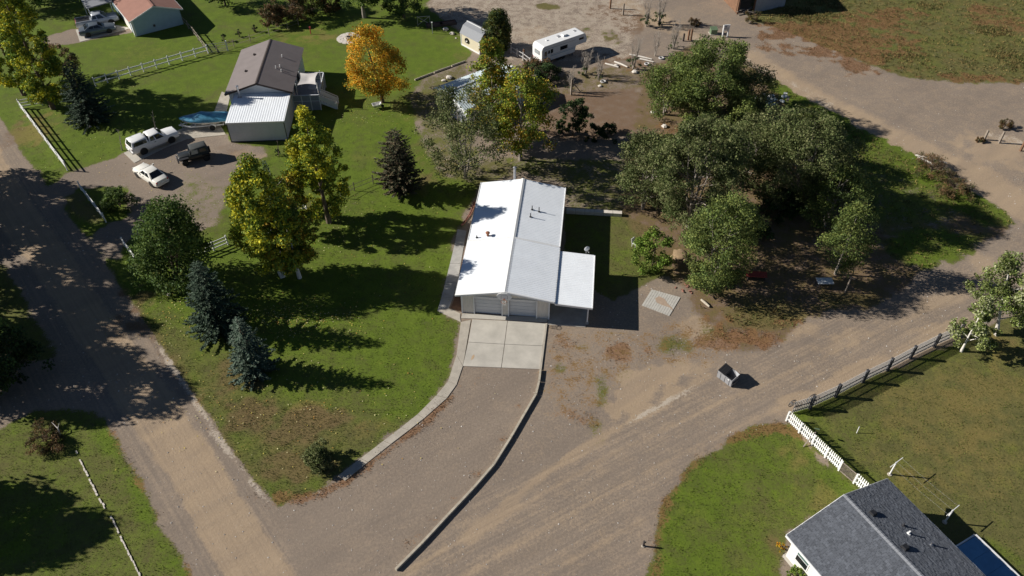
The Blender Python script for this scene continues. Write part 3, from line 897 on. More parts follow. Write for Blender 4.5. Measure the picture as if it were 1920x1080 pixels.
part('siding_rib', 'siding_cream', gb, gable_ribs, kind='stuff')
part('rear_wall', 'siding_cream', h1, lambda b: gable_wall(b, -3.95, 3.95, 16.6, EZ + .05, RZ - .08))
for x0 in (-2.83, 0.32):
    gd = part('garage_door', 'door_panel', h1, lambda b: b.box((x0 + 1.255, 0.72, 1.07), (2.5, 0.04, 2.14)))
    for k in range(5):
        part('door_section', 'door_panel', gd, lambda b: b.box((x0 + 1.255, 0.685, 0.215 + k * 0.425), (2.48, 0.05, 0.40)))
    part('door_trim', 'trim_white', h1, lambda b: (b.box((x0 - .03, 0.5, 1.09), (0.1, 0.12, 2.18)), b.box((x0 + 2.54, 0.5, 1.09), (0.1, 0.12, 2.18)), b.box((x0 + 1.255, 0.5, 2.2), (2.67, 0.12, 0.1))))
for x in (-3.97, 3.97):
    part('corner_trim', 'trim_white', h1, lambda b: b.box((x, 0.53, 1.3), (0.14, 0.14, 2.6)))
SL = math.atan2(RZ - EZ, HW)
for sgn in (-1, 1):
    for (y0, y1, dz) in ((0.0, MID + .1, 0.05), (MID, LN, 0.0)):
        part('roof_panel', 'roof_white', h1, lambda b: ribbed(b, (sgn * HW, y0, EZ + dz), (0, y1 - y0, 0), (-sgn * HW, 0, RZ - EZ), (sgn * math.sin(SL), 0, math.cos(SL)), 0.23, 0.028))
        part('roof_deck', 'trim_white', h1, lambda b: b.slab((sgn * HW, y0 + .01, EZ + dz - .02), (sgn * HW, y1, EZ + dz - .02), (0, y1, RZ + dz - .02), (0, y0 + .01, RZ + dz - .02), 0.06))
    part('rake_trim', 'trim_white', h1, lambda b: b.slab((sgn * (HW + .02), -0.03, EZ + .10), (sgn * (HW + .02), 0.10, EZ + .10), (0, 0.10, RZ + .10), (0, -0.03, RZ + .10), 0.17))
    part('seam_trim', 'trim_white', h1, lambda b: b.slab((sgn * (HW + .01), MID - .02, EZ + .085), (sgn * (HW + .01), MID + .18, EZ + .085), (0, MID + .18, RZ + .085), (0, MID - .02, RZ + .085), 0.05))
    part('eave_trim', 'trim_white', h1, lambda b: b.box((sgn * (HW + .03), LN / 2, EZ - .02), (0.07, LN, 0.14)))
part('ridge_cap', 'trim_white', h1, lambda b: (b.slab((-.2, 0, RZ + .03), (-.2, LN, RZ + .03), (0, LN, RZ + .1), (0, 0, RZ + .1), .02), b.slab((.2, 0, RZ + .03), (.2, LN, RZ + .03), (0, LN, RZ + .1), (0, 0, RZ + .1), .02)))
for (x, y, hh) in ((1.35, 12.4, .5), (2.05, 12.3, .6), (1.3, 11.2, .5), (-3.6, 8.0, .3)):
    z = RZ - abs(x) * (RZ - EZ) / HW
    part('vent_pipe', 'metal_dark', h1, lambda b: (b.tube([(x, y, z - .05), (x, y, z + hh)], .05, 8), b.tube([(x, y, z), (x, y, z + .08)], .12, 8)))
part('roof_vent', 'rust', h1, lambda b: (b.tube([(-2.55, 8.15, 3.0), (-2.55, 8.15, 3.3)], .12, 10), b.lathe([(.2, 0), (.22, .1), (.05, .2)], 10, 'Z', (-2.55, 8.15, 3.3))), 40)
part('chimney', 'metal_grey', h1, lambda b: (b.tube([(-.9, 17.35, 0), (-.9, 17.35, 4.6)], .14, 10), b.lathe([(.2, 4.6), (.2, 4.7), (.05, 4.8)], 10, 'Z', (-.9, 17.35, 0))), 40)
# carport
part('carport_roof', 'roof_white', h1, lambda b: ribbed(b, (HW - .05, 0.05, 2.52), (0, 7.15, 0), (3.42, 0, -0.22), (0.06, 0, 1), 0.23, 0.018))
part('carport_roof_deck', 'trim_white', h1, lambda b: b.slab((HW - .05, 0.06, 2.5), (HW - .05, 7.2, 2.5), (HW + 3.37, 7.2, 2.28), (HW + 3.37, 0.06, 2.28), .05))
part('carport_fascia', 'trim_white', h1, lambda b: (b.box((HW + 3.4, 3.6, 2.24), (.06, 7.2, .2)), b.bar((HW + .06, .02, 2.45), (HW + 3.4, .02, 2.22), .06, .2)))
for y in (0.35, 3.6, 6.9):
    po = part('carport_post', 'trim_white', h1, lambda b: b.box((HW + 3.05, y, 1.12), (.11, .11, 2.24)))
    part('post_base', 'concrete_dirty', po, lambda b: b.lathe([(.16, 0), (.16, .22), (.13, .25)], 10, 'Z', (HW + 3.05, y, 0)))
# basketball hoop
bh = thing('basketball_hoop', 'white fan-shaped basketball backboard with rim above twin garage doors', 'basketball hoop', h1.matrix_basis @ Vector((-.02, -0.08, 2.62)), R(-6.1))
fan = [(-.38, 0.0), (.38, 0.0), (.62, .22), (.68, .45), (.55, .66), (.28, .78), (0, .80), (-.28, .78), (-.55, .66), (-.68, .45), (-.62, .22)]
part('backboard', 'plastic_white', bh, lambda b: b.loft([[(x, 0, z) for x, z in fan], [(x, .05, z) for x, z in fan]]))
part('target_line', 'metal_grey', bh, lambda b: (b.box((-.28, -.012, .33), (.04, .01, .42)), b.box((.28, -.012, .33), (.04, .01, .42)), b.box((0, -.012, .53), (.52, .01, .04))))
part('rim', 'rust', bh, lambda b: (b.tube([(.23 * math.cos(t), -.35 + .23 * math.sin(t), .1) for t in np.linspace(0, 2 * math.pi, 17)], .018, 6, False), b.box((0, -.06, .1), (.14, .12, .1))))
part('net', 'plastic_white', bh, lambda b: [b.tube([(.22 * math.cos(t), -.35 + .22 * math.sin(t), .09), (.13 * math.cos(t + .5), -.35 + .13 * math.sin(t + .5), -.32)], .012, 4) for t in np.linspace(0, 2 * math.pi, 10)[:-1]])
for x in (-.2, .2):
    part('mount', 'metal_grey', bh, lambda b: b.box((x, .14, .4), (.05, .26, .05)))
# satellite dish on the carport
sdish = thing('satellite_dish', 'small white satellite dish on mast at rear edge of carport roof', 'satellite dish', h1.matrix_basis @ Vector((HW + 2.55, 7.35, 2.3)), R(20))
part('mast', 'metal_grey', sdish, lambda b: (b.tube([(0, 0, -.3), (0, 0, .5), (0, -.1, .62)], .03, 8), b.bar((-.3, 0, -.2), (.3, 0, -.2), .05, .05)))
part('dish', 'plastic_white', sdish, lambda b: b.lathe([(.02, 0.0), (.16, .02), (.27, .07), (.28, .09), (.16, .04), (.02, .02)], 16, 'Y', (0, -.2, .7)), 40)
part('feed_arm', 'metal_grey', sdish, lambda b: (b.tube([(0, -.1, .5), (0, -.5, .55)], .015, 6), b.box((0, -.52, .58), (.06, .1, .08))))
# tall barrel by post, brick edging beside the walk
be = thing('brick_edging', 'curved red brick bed edging beside rear corner of white building', 'edging')
for i in range(26):
    t = i / 25
    p = at(867 + t * 22 + 4 * math.sin(t * 3), 422 - t * 42)
    MB().box((0, 0, .06), (.3, .15, .14)).build('brick', 'brick_red', be, loc=p, rz=random.uniform(0.7, 1.4))
gr = thing('gravel_bed_border', 'narrow stony planting bed along left wall of white building', 'bed')
slab_px('bed_soil', 'wood_brown', gr, ((866, 585), (845, 578), (853, 557), (873, 460), (884, 460)), 0.0, 0.02)
cb = thing('concrete_curb', 'pale low concrete wall at back end of lawn strip beside white building', 'low wall')
a, b_ = at(1062, 398), at(1166, 404)
for i in range(6):
    p, q = a.lerp(b_, i / 6), a.lerp(b_, (i + 1) / 6 - .005)
    MB().bar(p + Vector((0, 0, .2)), q + Vector((0, 0, .2)), .5, .42).build('block', 'rock_pale', cb)

# ------------------------------------------------------------------ brown roofed house with flat garage
h2 = thing('brown_roof_house', 'brown shingle-roofed house with white flat-roofed garage and rear deck', 'house', (-30.54, 85.55, 0), R(3.8))
E2, R2, W2, L2 = 3.15, 4.5, 4.05, 11.4
part('wall', 'siding_pale', h2, lambda b: b.box((0, 5.75, 1.55), (7.3, 10.7, 3.1)))
part('gable_wall', 'siding_pale', h2, lambda b: gable_wall(b, -3.65, 3.65, .38, 3.0, 4.35, 10.75))
for sgn in (-1, 1):
    part('roof_slope', 'roof_brown', h2, lambda b: b.slab((sgn * W2, 0, E2), (sgn * W2, L2, E2), (0, L2, R2), (0, 0, R2), .12))
    part('rake_board', 'wood_dark', h2, lambda b: b.slab((sgn * (W2 + .02), -.03, E2 - .01), (sgn * (W2 + .02), .02, E2 - .01), (0, .02, R2 - .01), (0, -.03, R2 - .01), .22))
part('ridge_cap', 'wood_dark', h2, lambda b: (b.slab((-.16, 0, R2 - .03), (-.16, L2, R2 - .03), (0, L2, R2 + .03), (0, 0, R2 + .03), .02), b.slab((.16, 0, R2 - .03), (.16, L2, R2 - .03), (0, L2, R2 + .03), (0, 0, R2 + .03), .02)))
for (x, y) in ((1.6, 4.5), (1.9, 7.6), (2.3, 4.0), (2.0, 5.0)):
    z = R2 - abs(x) * (R2 - E2) / W2
    part('vent_pipe', 'plastic_white', h2, lambda b: b.tube([(x, y, z - .05), (x, y, z + .35)], .06, 8))
for (x, y) in ((-2.0, 4.2), (-1.6, 8.2)):
    z = R2 - abs(x) * (R2 - E2) / W2
    part('roof_vent', 'wood_dark', h2, lambda b: b.box((x, y, z + .06), (.35, .3, .16), ry=.32))
part('chimney', 'chrome', h2, lambda b: (b.tube([(-2.2, -.35, 2.7), (-2.2, -.35, 4.3)], .12, 10), b.lathe([(.18, 4.3), (.18, 4.38), (.05, 4.45)], 10, 'Z', (-2.2, -.35, 0)), b.box((-2.2, -.35, 2.86), (.5, .4, .1))), 40)
wd = part('window', 'trim_white', h2, lambda b: b.box((3.67, 3.2, 1.9), (.06, 1.4, 1.2)))
part('pane', 'glass', wd, lambda b: b.box((3.70, 3.2, 1.9), (.04, 1.2, 1.0)))
dr = part('patio_door', 'trim_white', h2, lambda b: b.box((3.67, 6.2, 2.2), (.06, 1.9, 2.05)))
part('pane', 'glass', dr, lambda b: b.box((3.70, 6.2, 2.2), (.04, 1.7, 1.85)))
for x, y in ((2.6, 11.15), (-1.5, 11.15)):
    wd = part('window', 'trim_white', h2, lambda b: b.box((x, y, 1.9), (1.3, .08, 1.1)))
    part('pane', 'glass', wd, lambda b: b.box((x, y + .03, 1.9), (1.1, .06, .9)))
GX0, GX1, GY0, GY1 = -2.95, 3.75, -5.75, 0.36
part('garage_wall', 'siding_pale', h2, lambda b: b.loft([[(GX0 + .1, GY0 + .12, 0), (GX1 - .1, GY0 + .12, 0), (GX1 - .1, GY0 + .12, 2.55), (GX0 + .1, GY0 + .12, 2.55)], [(GX0 + .1, GY1, 0), (GX1 - .1, GY1, 0), (GX1 - .1, GY1, 2.8), (GX0 + .1, GY1, 2.8)]]))
part('garage_roof', 'roof_white', h2, lambda b: ribbed(b, (GX0, GY0, 2.66), (GX1 - GX0, 0, 0), (0, GY1 - GY0, .26), (0, -.04, 1), 0.28, 0.014))
part('garage_fascia', 'trim_white', h2, lambda b: (b.box(((GX0 + GX1) / 2, GY0 + .02, 2.58), (GX1 - GX0, .06, .2)), b.bar((GX0, GY0, 2.56), (GX0, GY1, 2.82), .06, .2), b.bar((GX1, GY0, 2.56), (GX1, GY1, 2.82), .06, .2)))
part('garage_trim', 'metal_dark', h2, lambda b: (b.box((GX0 + .08, GY0 + .1, 1.25), (.08, .08, 2.5)), b.box((GX1 - .08, GY0 + .1, 1.25), (.08, .08, 2.5)), b.box((.4, GY0 + .1, .06), (6.5, .06, .12))))
gdr = part('garage_door', 'trim_white', h2, lambda b: b.box((GX0 + .08, -2.8, 1.05), (.08, 3.0, 2.1)))
for k in range(5):
    part('door_section', 'siding_white', gdr, lambda b: b.box((GX0 + .03, -2.8, .22 + k * .42), (.03, 2.9, .39)))
part('siding_board', 'siding_pale', h2, lambda b: [b.box((.4, GY0 + .115, .2 + k * .2), (6.4, .03, .17)) for k in range(12)], kind='stuff')
# deck
DX0, DX1, DY0, DY1, DZ = 3.68, 6.9, 1.0, 6.6, 1.15
dk = part('deck_frame', 'deck_grey', h2, lambda b: (b.box(((DX0 + DX1) / 2, DY0, DZ - .2), (DX1 - DX0, .08, .3)), b.box((DX1, (DY0 + DY1) / 2, DZ - .2), (.08, DY1 - DY0, .3)), b.box(((DX0 + DX1) / 2, DY1, DZ - .2), (DX1 - DX0, .08, .3))))
for k in range(24):
    part('deck_board', 'deck_grey', dk, lambda b: b.box(((DX0 + DX1) / 2, DY0 + .1 + k * .235, DZ - .02), (DX1 - DX0, .22, .04)))
part('deck_skirt', 'deck_grey', h2, lambda b: (b.box(((DX0 + DX1) / 2, DY0 + .04, .42), (DX1 - DX0 - .1, .05, .84)), b.box((DX1 - .06, (DY0 + DY1) / 2, .42), (.05, DY1 - DY0 - .1, .84))))
for (p, q) in (((DX0, DY0), (DX1, DY0)), ((DX1, DY0 + 1.5), (DX1, DY1)), ((DX0, DY1), (DX1, DY1))):
    rl = part('railing', 'siding_pale', h2, lambda b: (b.bar((p[0], p[1], DZ + .95), (q[0], q[1], DZ + .95), .12, .05), b.bar((p[0], p[1], DZ + .15), (q[0], q[1], DZ + .15), .05, .06)))
    n = 4
    for k in range(n):
        t = k / (n - 1)
        part('post', 'siding_pale', rl, lambda b: b.box((p[0] + (q[0] - p[0]) * t, p[1] + (q[1] - p[1]) * t, DZ / 2 + .5), (.1, .1, DZ + 1.02)))
    part('rail_panel', 'deck_grey', rl, lambda b: b.bar((p[0], p[1], DZ + .52), (q[0], q[1], DZ + .52), .025, .72))
st = part('stair_stringer', 'siding_pale', h2, lambda b: (b.bar((DX1 + .05, DY0 + .06, DZ - .1), (DX1 + 2.0, DY0 + .06, .05), .06, .28), b.bar((DX1 + .05, DY0 + 1.44, DZ - .1), (DX1 + 2.0, DY0 + 1.44, .05), .06, .28)))
for k in range(6):
    part('step', 'siding_pale', st, lambda b: b.box((DX1 + .22 + k * .32, DY0 + .75, DZ - .18 - k * .18), (.3, 1.32, .05)))
for y in (DY0 + .06, DY0 + 1.44):
    part('stair_rail', 'siding_white', h2, lambda b: (b.bar((DX1, y, DZ + .95), (DX1 + 2.0, y, .98), .12, .05), b.box((DX1 + 2.0, y, .5), (.1, .1, 1.0)), b.bar((DX1, y, DZ + .5), (DX1 + 2.0, y, .5), .04, .5)))
sail = thing('shade_sail', 'pale square shade sail stretched on posts over the rear deck', 'shade sail', (-30.54, 85.55, 0), R(3.8))


def sailmesh(b):
    n = 9
    for i in range(n):
        for j in range(n):
            u, v = i / (n - 1), j / (n - 1)
            pu = 0.16 * math.sin(math.pi * u)
            pv = 0.16 * math.sin(math.pi * v)
            uu = u + (0.5 - u) * pv * 1.3
            vv = v + (0.5 - v) * pu * 1.3
            x = 4.35 + 2.3 * uu
            y = 1.9 + 2.75 * vv
            z = 3.0 + .12 * (1 - 2 * abs(u - .5)) * -1.2 * math.sin(math.pi * v) + (.15 if (i + j) % 2 == 99 else 0) + .2 * v
            b.v.append((x, y, z))
    for i in range(n - 1):
        for j in range(n - 1):
            a = i * n + j
            b.f.append((a, a + n, a + n + 1, a + 1))


part('sail_cloth', 'sail_cloth', sail, sailmesh, 180)
for x, y in ((4.2, 1.75), (6.78, 1.75), (4.2, 4.85), (6.78, 4.85)):
    part('pole', 'trim_white', sail, lambda b: b.tube([(x, y, DZ), (x, y, 3.3)], .045, 8))
tb = thing('patio_table', 'round grey patio table on the deck under the shade sail', 'table', h2.matrix_basis @ Vector((5.9, 3.3, DZ)))
part('table_top', 'metal_grey', tb, lambda b: b.lathe([(.02, .7), (.6, .7), (.6, .74), (.02, .74)], 18), 30)
part('leg', 'metal_grey', tb, lambda b: b.lathe([(.3, 0), (.28, .04), (.04, .08), (.04, .7)], 10), 30)

# ------------------------------------------------------------------ red roofed house top left
h3 = thing('red_roof_house', 'red-brown roofed house with pale blue gable wall beside grey pickup', 'house', (-50.6, 108.6, 0), R(35.0))
E3, R3, W3, L3 = 2.35, 3.75, 3.8, 12.5
part('wall', 'siding_blue', h3, lambda b: gable_wall(b, -3.4, 3.4, .35, 2.35, 3.62, 11.8))
for sgn in (-1, 1):
    part('roof_slope', 'roof_red', h3, lambda b: b.slab((sgn * W3, 0, E3), (sgn * W3, L3, E3), (0, L3, R3), (0, 0, R3), .12))
    part('rake_board', 'trim_white', h3, lambda b: b.slab((sgn * (W3 + .02), -.05, E3 - .01), (sgn * (W3 + .02), -.005, E3 - .01), (0, -.005, R3 - .01), (0, -.05, R3 - .01), .16))
    part('fascia', 'trim_white', h3, lambda b: b.box((sgn * (W3 + .03), L3 / 2, E3 - .1), (.06, L3, .16)))
part('corner_board', 'trim_white', h3, lambda b: (b.box((-3.4, .35, 1.15), (.3, .12, 2.3)), b.box((-3.43, .7, 1.15), (.1, .9, 2.3))))
part('ridge_cap', 'roof_red', h3, lambda b: b.box((0, L3 / 2, R3 + .01), (.3, L3, .05)))
g3 = part('garage_door', 'trim_white', h3, lambda b: b.box((-3.43, 3.6, 1.05), (.08, 3.2, 2.1)))
for k in range(5):
    part('door_section', 'siding_white', g3, lambda b: b.box((-3.48, 3.6, .22 + k * .42), (.03, 3.1, .39)))
part('wall_lamp', 'metal_dark', h3, lambda b: b.box((-.6, .3, .9), (.3, .15, .3)))
part('porch_roof', 'shed_roof', h3, lambda b: b.slab((-7.5, 8.0, 2.4), (-3.9, 8.0, 2.55), (-3.9, 12, 2.9), (-7.5, 12, 2.75), .15))
for px_, py_ in ((-7.3, 8.2), (-4.2, 8.2), (-7.3, 11.8)):
    part('porch_post', 'trim_white', h3, lambda b: b.box((px_, py_, 1.2), (.12, .12, 2.4)))

# ------------------------------------------------------------------ grey shingle house lower right
YA = Vector((.468, -.884, 0))
XA = Vector((YA.y, -YA.x, 0))
h4 = thing('grey_shingle_house', 'grey shingle-roofed house with white walls in the lower right corner', 'house', (22.70, 29.66, 0), math.atan2(XA.y, XA.x))
E4, R4, W4, L4 = 2.95, 4.4, 4.72, 15.0
part('wall', 'siding_white', h4, lambda b: gable_wall(b, -4.25, 4.25, .4, 2.9, 4.22, 14.2))
for sgn in (-1, 1):
    rs = part('roof_slope', 'shed_roof', h4, lambda b: b.slab((sgn * W4, 0, E4), (sgn * W4, L4, E4), (0, L4, R4), (0, 0, R4), .1))
    part('fascia', 'trim_white', h4, lambda b: b.box((sgn * (W4 + .02), L4 / 2, E4 - .1), (.05, L4, .17)))
    part('rake_board', 'trim_white', h4, lambda b: b.slab((sgn * W4, -.04, E4 - .02), (sgn * W4, -.004, E4 - .02), (0, -.004, R4 - .02), (0, -.04, R4 - .02), .14))
    # shingle tabs, course by course
    SLn = math.hypot(W4, R4 - E4)
    nc = int(SLn / .14)
    vs, cs = [], []
    down = np.array([sgn * W4 / SLn, 0, -(R4 - E4) / SLn])
    up_n = np.array([sgn * (R4 - E4) / SLn, 0, W4 / SLn])
    for c in range(nc):
        s0 = c * .14
        yy = -random.uniform(0, .3)
        while yy < L4:
            wdt = random.choice((.13, .17, .2, .24))
            y0_, y1_ = max(yy, 0.0), min(yy + wdt - .012, L4)
            yy += wdt
            if y1_ - y0_ < .04:
                continue
            th = random.choice((.012, .016, .030, .034))
            pk = np.array([0, 0, R4])
            a = pk + down * s0 + up_n * .006
            b2 = pk + down * (s0 + .152) + up_n * (th + .006)
            b3 = pk + down * (s0 + .152) + up_n * .001
            ey = np.array([0, 1, 0])
            vs += [a + ey * y0_, a + ey * y1_, b2 + ey * y1_, b2 + ey * y0_, b2 + ey * y0_, b2 + ey * y1_, b3 + ey * y1_, b3 + ey * y0_]
            g = random.choice((.095, .105, .115, .12, .125, .14))
            cs += [(g * .92, g * 1.0, g * 1.16)] * 2
    me = mesh_np('shingles', np.array(vs), np.arange(len(vs)).reshape(-1, 4), np.array(cs), 'shingle')
    link('shingles', me, rs, kind='stuff')
part('ridge_cap', 'shed_roof', h4, lambda b: [b.slab((sg * .16, k * .25, R4 + .0), (sg * .16, k * .25 + .26, R4 + .015), (0, k * .25 + .26, R4 + .065), (0, k * .25, R4 + .05), .02) for k in range(58) for sg in (-1, 1)])
for (x, y, k) in ((-.75, 1.9, 0), (-.7, 4.7, 0), (-.75, 7.6, 0)):
    z = R4 - abs(x) * (R4 - E4) / W4
    part('roof_vent', 'plastic_black', h4, lambda b: b.add([(x - .22, y - .22, z), (x + .22, y - .22, z + .06), (x + .22, y + .22, z + .06), (x - .22, y + .22, z), (x - .2, y - .16, z + .2), (x + .16, y - .16, z + .24), (x + .16, y + .16, z + .24), (x - .2, y + .16, z + .2)], [(4, 5, 6, 7), (0, 1, 5, 4), (1, 2, 6, 5), (2, 3, 7, 6), (3, 0, 4, 7)]))
for (x, y, hh, mm) in ((-2.0, 4.0, .35, 'plastic_white'), (-2.2, 3.4, .3, 'metal_dark'), (-2.9, 5.2, .35, 'chrome')):
    z = R4 - abs(x) * (R4 - E4) / W4
    part('vent_pipe', mm, h4, lambda b: (b.tube([(x, y, z - .05), (x, y, z + hh)], .06, 10), b.tube([(x, y, z), (x, y, z + .06)], .14, 10)))
for y in (1.55, 5.6):
    wf = part('window', 'trim_white', h4, lambda b: b.box((4.27, y, 1.75), (.08, 1.15, 1.35)))
    part('pane', 'glass_green', wf, lambda b: b.box((4.30, y, 2.06), (.06, .98, .55)))
    part('pane', 'glass', wf, lambda b: b.box((4.30, y, 1.42), (.06, .98, .55)))
part('siding_joint', 'siding_white', h4, lambda b: [b.box((4.26, 7.3, .12 + k * .18), (.03, 13.9, .165)) for k in range(16)], kind='stuff')
part('skirting', 'concrete', h4, lambda b: b.box((0, 7.4, .15), (8.7, 14.4, .3)))
ptio = thing('shade_tinted_patio', 'patio deck with blue sky-lit shade painted into its floor and white edge beside grey shingle house', 'patio', (22.70, 29.66, 0), math.atan2(XA.y, XA.x))
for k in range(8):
    part('deck_panel', 'patio_shade_blue', ptio, lambda b: b.box((-6.5, 6.1 + k * 1.2, .26), (4.4, 1.188, .08)))  # pale floor lying in shade, its blue cast painted in
part('edge_trim', 'trim_white', ptio, lambda b: b.box((-8.78, 10.4, .27), (.14, 9.9, .14)))
part('edge_trim', 'trim_white', ptio, lambda b: b.box((-6.5, 5.42, .27), (4.4, .1, .14)))
part('skirt', 'trim_white', ptio, lambda b: b.box((-8.75, 10.4, .1), (.06, 9.7, .2)))

# ------------------------------------------------------------------ gambrel shed, pale roof building, barn
p0, p1 = at(865, 84), at(890, 97.5)
dvec = (p1 - p0).normalized()
shed = thing('gambrel_shed', 'cream shed with grey gambrel roof and a tyre hung on its wall', 'shed', p0, math.atan2(dvec.y, dvec.x))
SLEN, SWID = 4.0, 2.6
gprof = [(-.12, 1.75), (.55, 2.75), (1.3, 3.05), (2.05, 2.75), (2.72, 1.75)]
part('wall', 'shed_wall', shed, lambda b: b.loft([[(x_, y, z) for y, z in ((0, 0), (2.6, 0), (2.6, 1.8), (2.0, 2.68), (1.3, 2.98), (.6, 2.68), (0, 1.8))] for x_ in (0, SLEN)]))
for k in range(4):
    (ya, za), (yb, zb) = gprof[k], gprof[k + 1]
    part('roof_slope', 'shed_roof', shed, lambda b: b.slab((-.12, ya, za), (SLEN + .12, ya, za), (SLEN + .12, yb, zb), (-.12, yb, zb), .05))
part('ridge_cap', 'trim_white', shed, lambda b: b.box((SLEN / 2, 1.3, 3.07), (SLEN + .26, .16, .06)))
part('base_trim', 'trim_white', shed, lambda b: (b.box((SLEN / 2, -.02, .12), (SLEN, .05, .2)), b.box((.05, -.02, .9), (.1, .05, 1.8)), b.box((SLEN - .05, -.02, .9), (.1, .05, 1.8))))
tyr = thing('hung_tyre', 'dark round tyre wreath hanging on the cream shed wall', 'tyre', p0 + dvec * 1.35 + Vector((dvec.y, -dvec.x, 0)) * .1 + Vector((0, 0, 1.15)), math.atan2(dvec.y, dvec.x))
part('ring', 'rubber', tyr, lambda b: b.tube([(.3 * math.cos(t), 0, .3 * math.sin(t)) for t in np.linspace(0, 2 * math.pi, 19)], .09, 8, False), 60)
part('ribbon', 'plastic_white', tyr, lambda b: (b.box((.05, -.1, -.05), (.2, .03, .2), ry=.6)))

qa, qb = at(932, 120, 2.5), at(993, 158, 2.5)
rk = (qb - qa).normalized()
pb = thing('pale_metal_roof_building', 'low outbuilding with pale metal gable roof half hidden behind trees', 'building', (qa + qb) / 2 - Vector((0, 0, 2.5)), math.atan2(rk.y, rk.x))
PW = (qb - qa).length / 2
part('wall', 'siding_pale', pb, lambda b: (b.box((0, -5.0, 1.22), (PW * 2 - .5, 9.0, 2.44))))
for sgn in (-1, 1):
    part('roof_slope', 'roof_palegreen', pb, lambda b: ribbed(b, (sgn * PW, -10, 2.5), (0, 10, 0), (-sgn * PW, 0, 1.0), (sgn * .25, 0, 1), .3, .02))
    part('rake_trim', 'trim_white', pb, lambda b: b.slab((sgn * PW, -.02, 2.56), (sgn * PW, .12, 2.56), (0, .12, 3.56), (0, -.02, 3.56), .12))
part('gable_end', 'siding_pale', pb, lambda b: b.loft([[(-PW + .2, -.6, 2.4), (PW - .2, -.6, 2.4), (0, -.6, 3.4)], [(-PW + .2, -.5, 2.4), (PW - .2, -.5, 2.4), (0, -.5, 3.4)]]))
part('ridge_cap', 'metal_grey', pb, lambda b: b.box((0, -5, 3.53), (.18, 10, .04)))

bp0, bp1 = at(1380, 24), at(1412, 28)
barn = thing('open_barn', 'dark open-fronted pole barn with blue-grey side wall at top of gravel road', 'barn', bp0, R(12))
part('side_wall', 'barn_wall', barn, lambda b: (ribbed(b, (2.6, -.6, 0), (5.5, 1.2, 0), (0, 0, 4.6), (.2, -1, 0), .3, .03)))
part('side_wall', 'wood_brown', barn, lambda b: b.box((-.0, 3.0, 2.3), (.1, 6.0, 4.6)))
part('side_wall', 'barn_wall', barn, lambda b: b.box((4.0, 6.0, 2.3), (8.2, .1, 4.6)))
part('roof', 'sheet_silver', barn, lambda b: b.slab((-.5, -.2, 4.7), (8.6, -.2, 4.7), (8.6, 6.5, 5.2), (-.5, 6.5, 5.2), .12))
for x in (0, 2.6):
    part('post', 'wood_brown', barn, lambda b: b.box((x, -.4, 2.3), (.24, .24, 4.6)))
for k in range(7):
    MB().box((0, 0, 0), (1.6, .16, .07)).build('loose_plank', 'wood_grey', barn, loc=(1.2 + random.uniform(-.8, .9), -.4 + random.uniform(-.5, .7), .1 + k * .07), rz=random.uniform(-.6, .9))

# ------------------------------------------------------------------ vehicles (local x forward)
def ring(x, z0, z1, w0, w1):
    zm = z0 + (z1 - z0) * .55
    h = [(w0 * .9, z0), (w0 * .985, z0 + .1), (w0, zm), (w1, z1 - .07), (w1 - .09, z1)]
    return [(x, y, z) for y, z in h] + [(x, -y, z) for y, z in reversed(h)]


def frust(xb0, xb1, wb, zb, xt0, xt1, wt, zt):
    """cabin: rear/front x at belt and roof"""
    B = [Vector((xb0, -wb, zb)), Vector((xb1, -wb, zb)), Vector((xb1, wb, zb)), Vector((xb0, wb, zb))]
    T = [Vector((xt0, -wt, zt)), Vector((xt1, -wt, zt)), Vector((xt1, wt, zt)), Vector((xt0, wt, zt))]
    return B, T


def cabin(parent, fr, m, crown=.05, name='cabin'):
    B, T = fr

    def f(b):
        rings = [B, [B[i].lerp(T[i], .93) for i in range(4)]]
        c = sum(T, Vector()) / 4
        rings.append([T[i] + Vector(((c.x - T[i].x) * .06, (c.y - T[i].y) * .10, -.0)) for i in range(4)])
        rings.append([T[i] + Vector(((c.x - T[i].x) * .35, (c.y - T[i].y) * .5, crown)) for i in range(4)])
        b.loft(rings)
    return part(name, m, parent, f, 50)


def glasspane(parent, fr, face, u0, u1, v0, v1, name, m='glass', off=.014):
    B, T = fr
    i, j = {'front': (1, 2), 'rear': (3, 0), 'right': (0, 1), 'left': (3, 2)}[face]

    def P(u, v):
        return B[i].lerp(B[j], u).lerp(T[i].lerp(T[j], u), v)
    c = (sum(B, Vector()) + sum(T, Vector())) / 8
    n = (B[j] - B[i]).cross(T[i] - B[i]).normalized()
    if n.dot(P(.5, .5) - c) < 0:
        n = -n
    q = [P(u0, v0), P(u1, v0), P(u1, v1), P(u0, v1)]
    return part(name, m, parent, lambda b: b.loft([[p - n * .01 for p in q], [p + n * off for p in q]]))


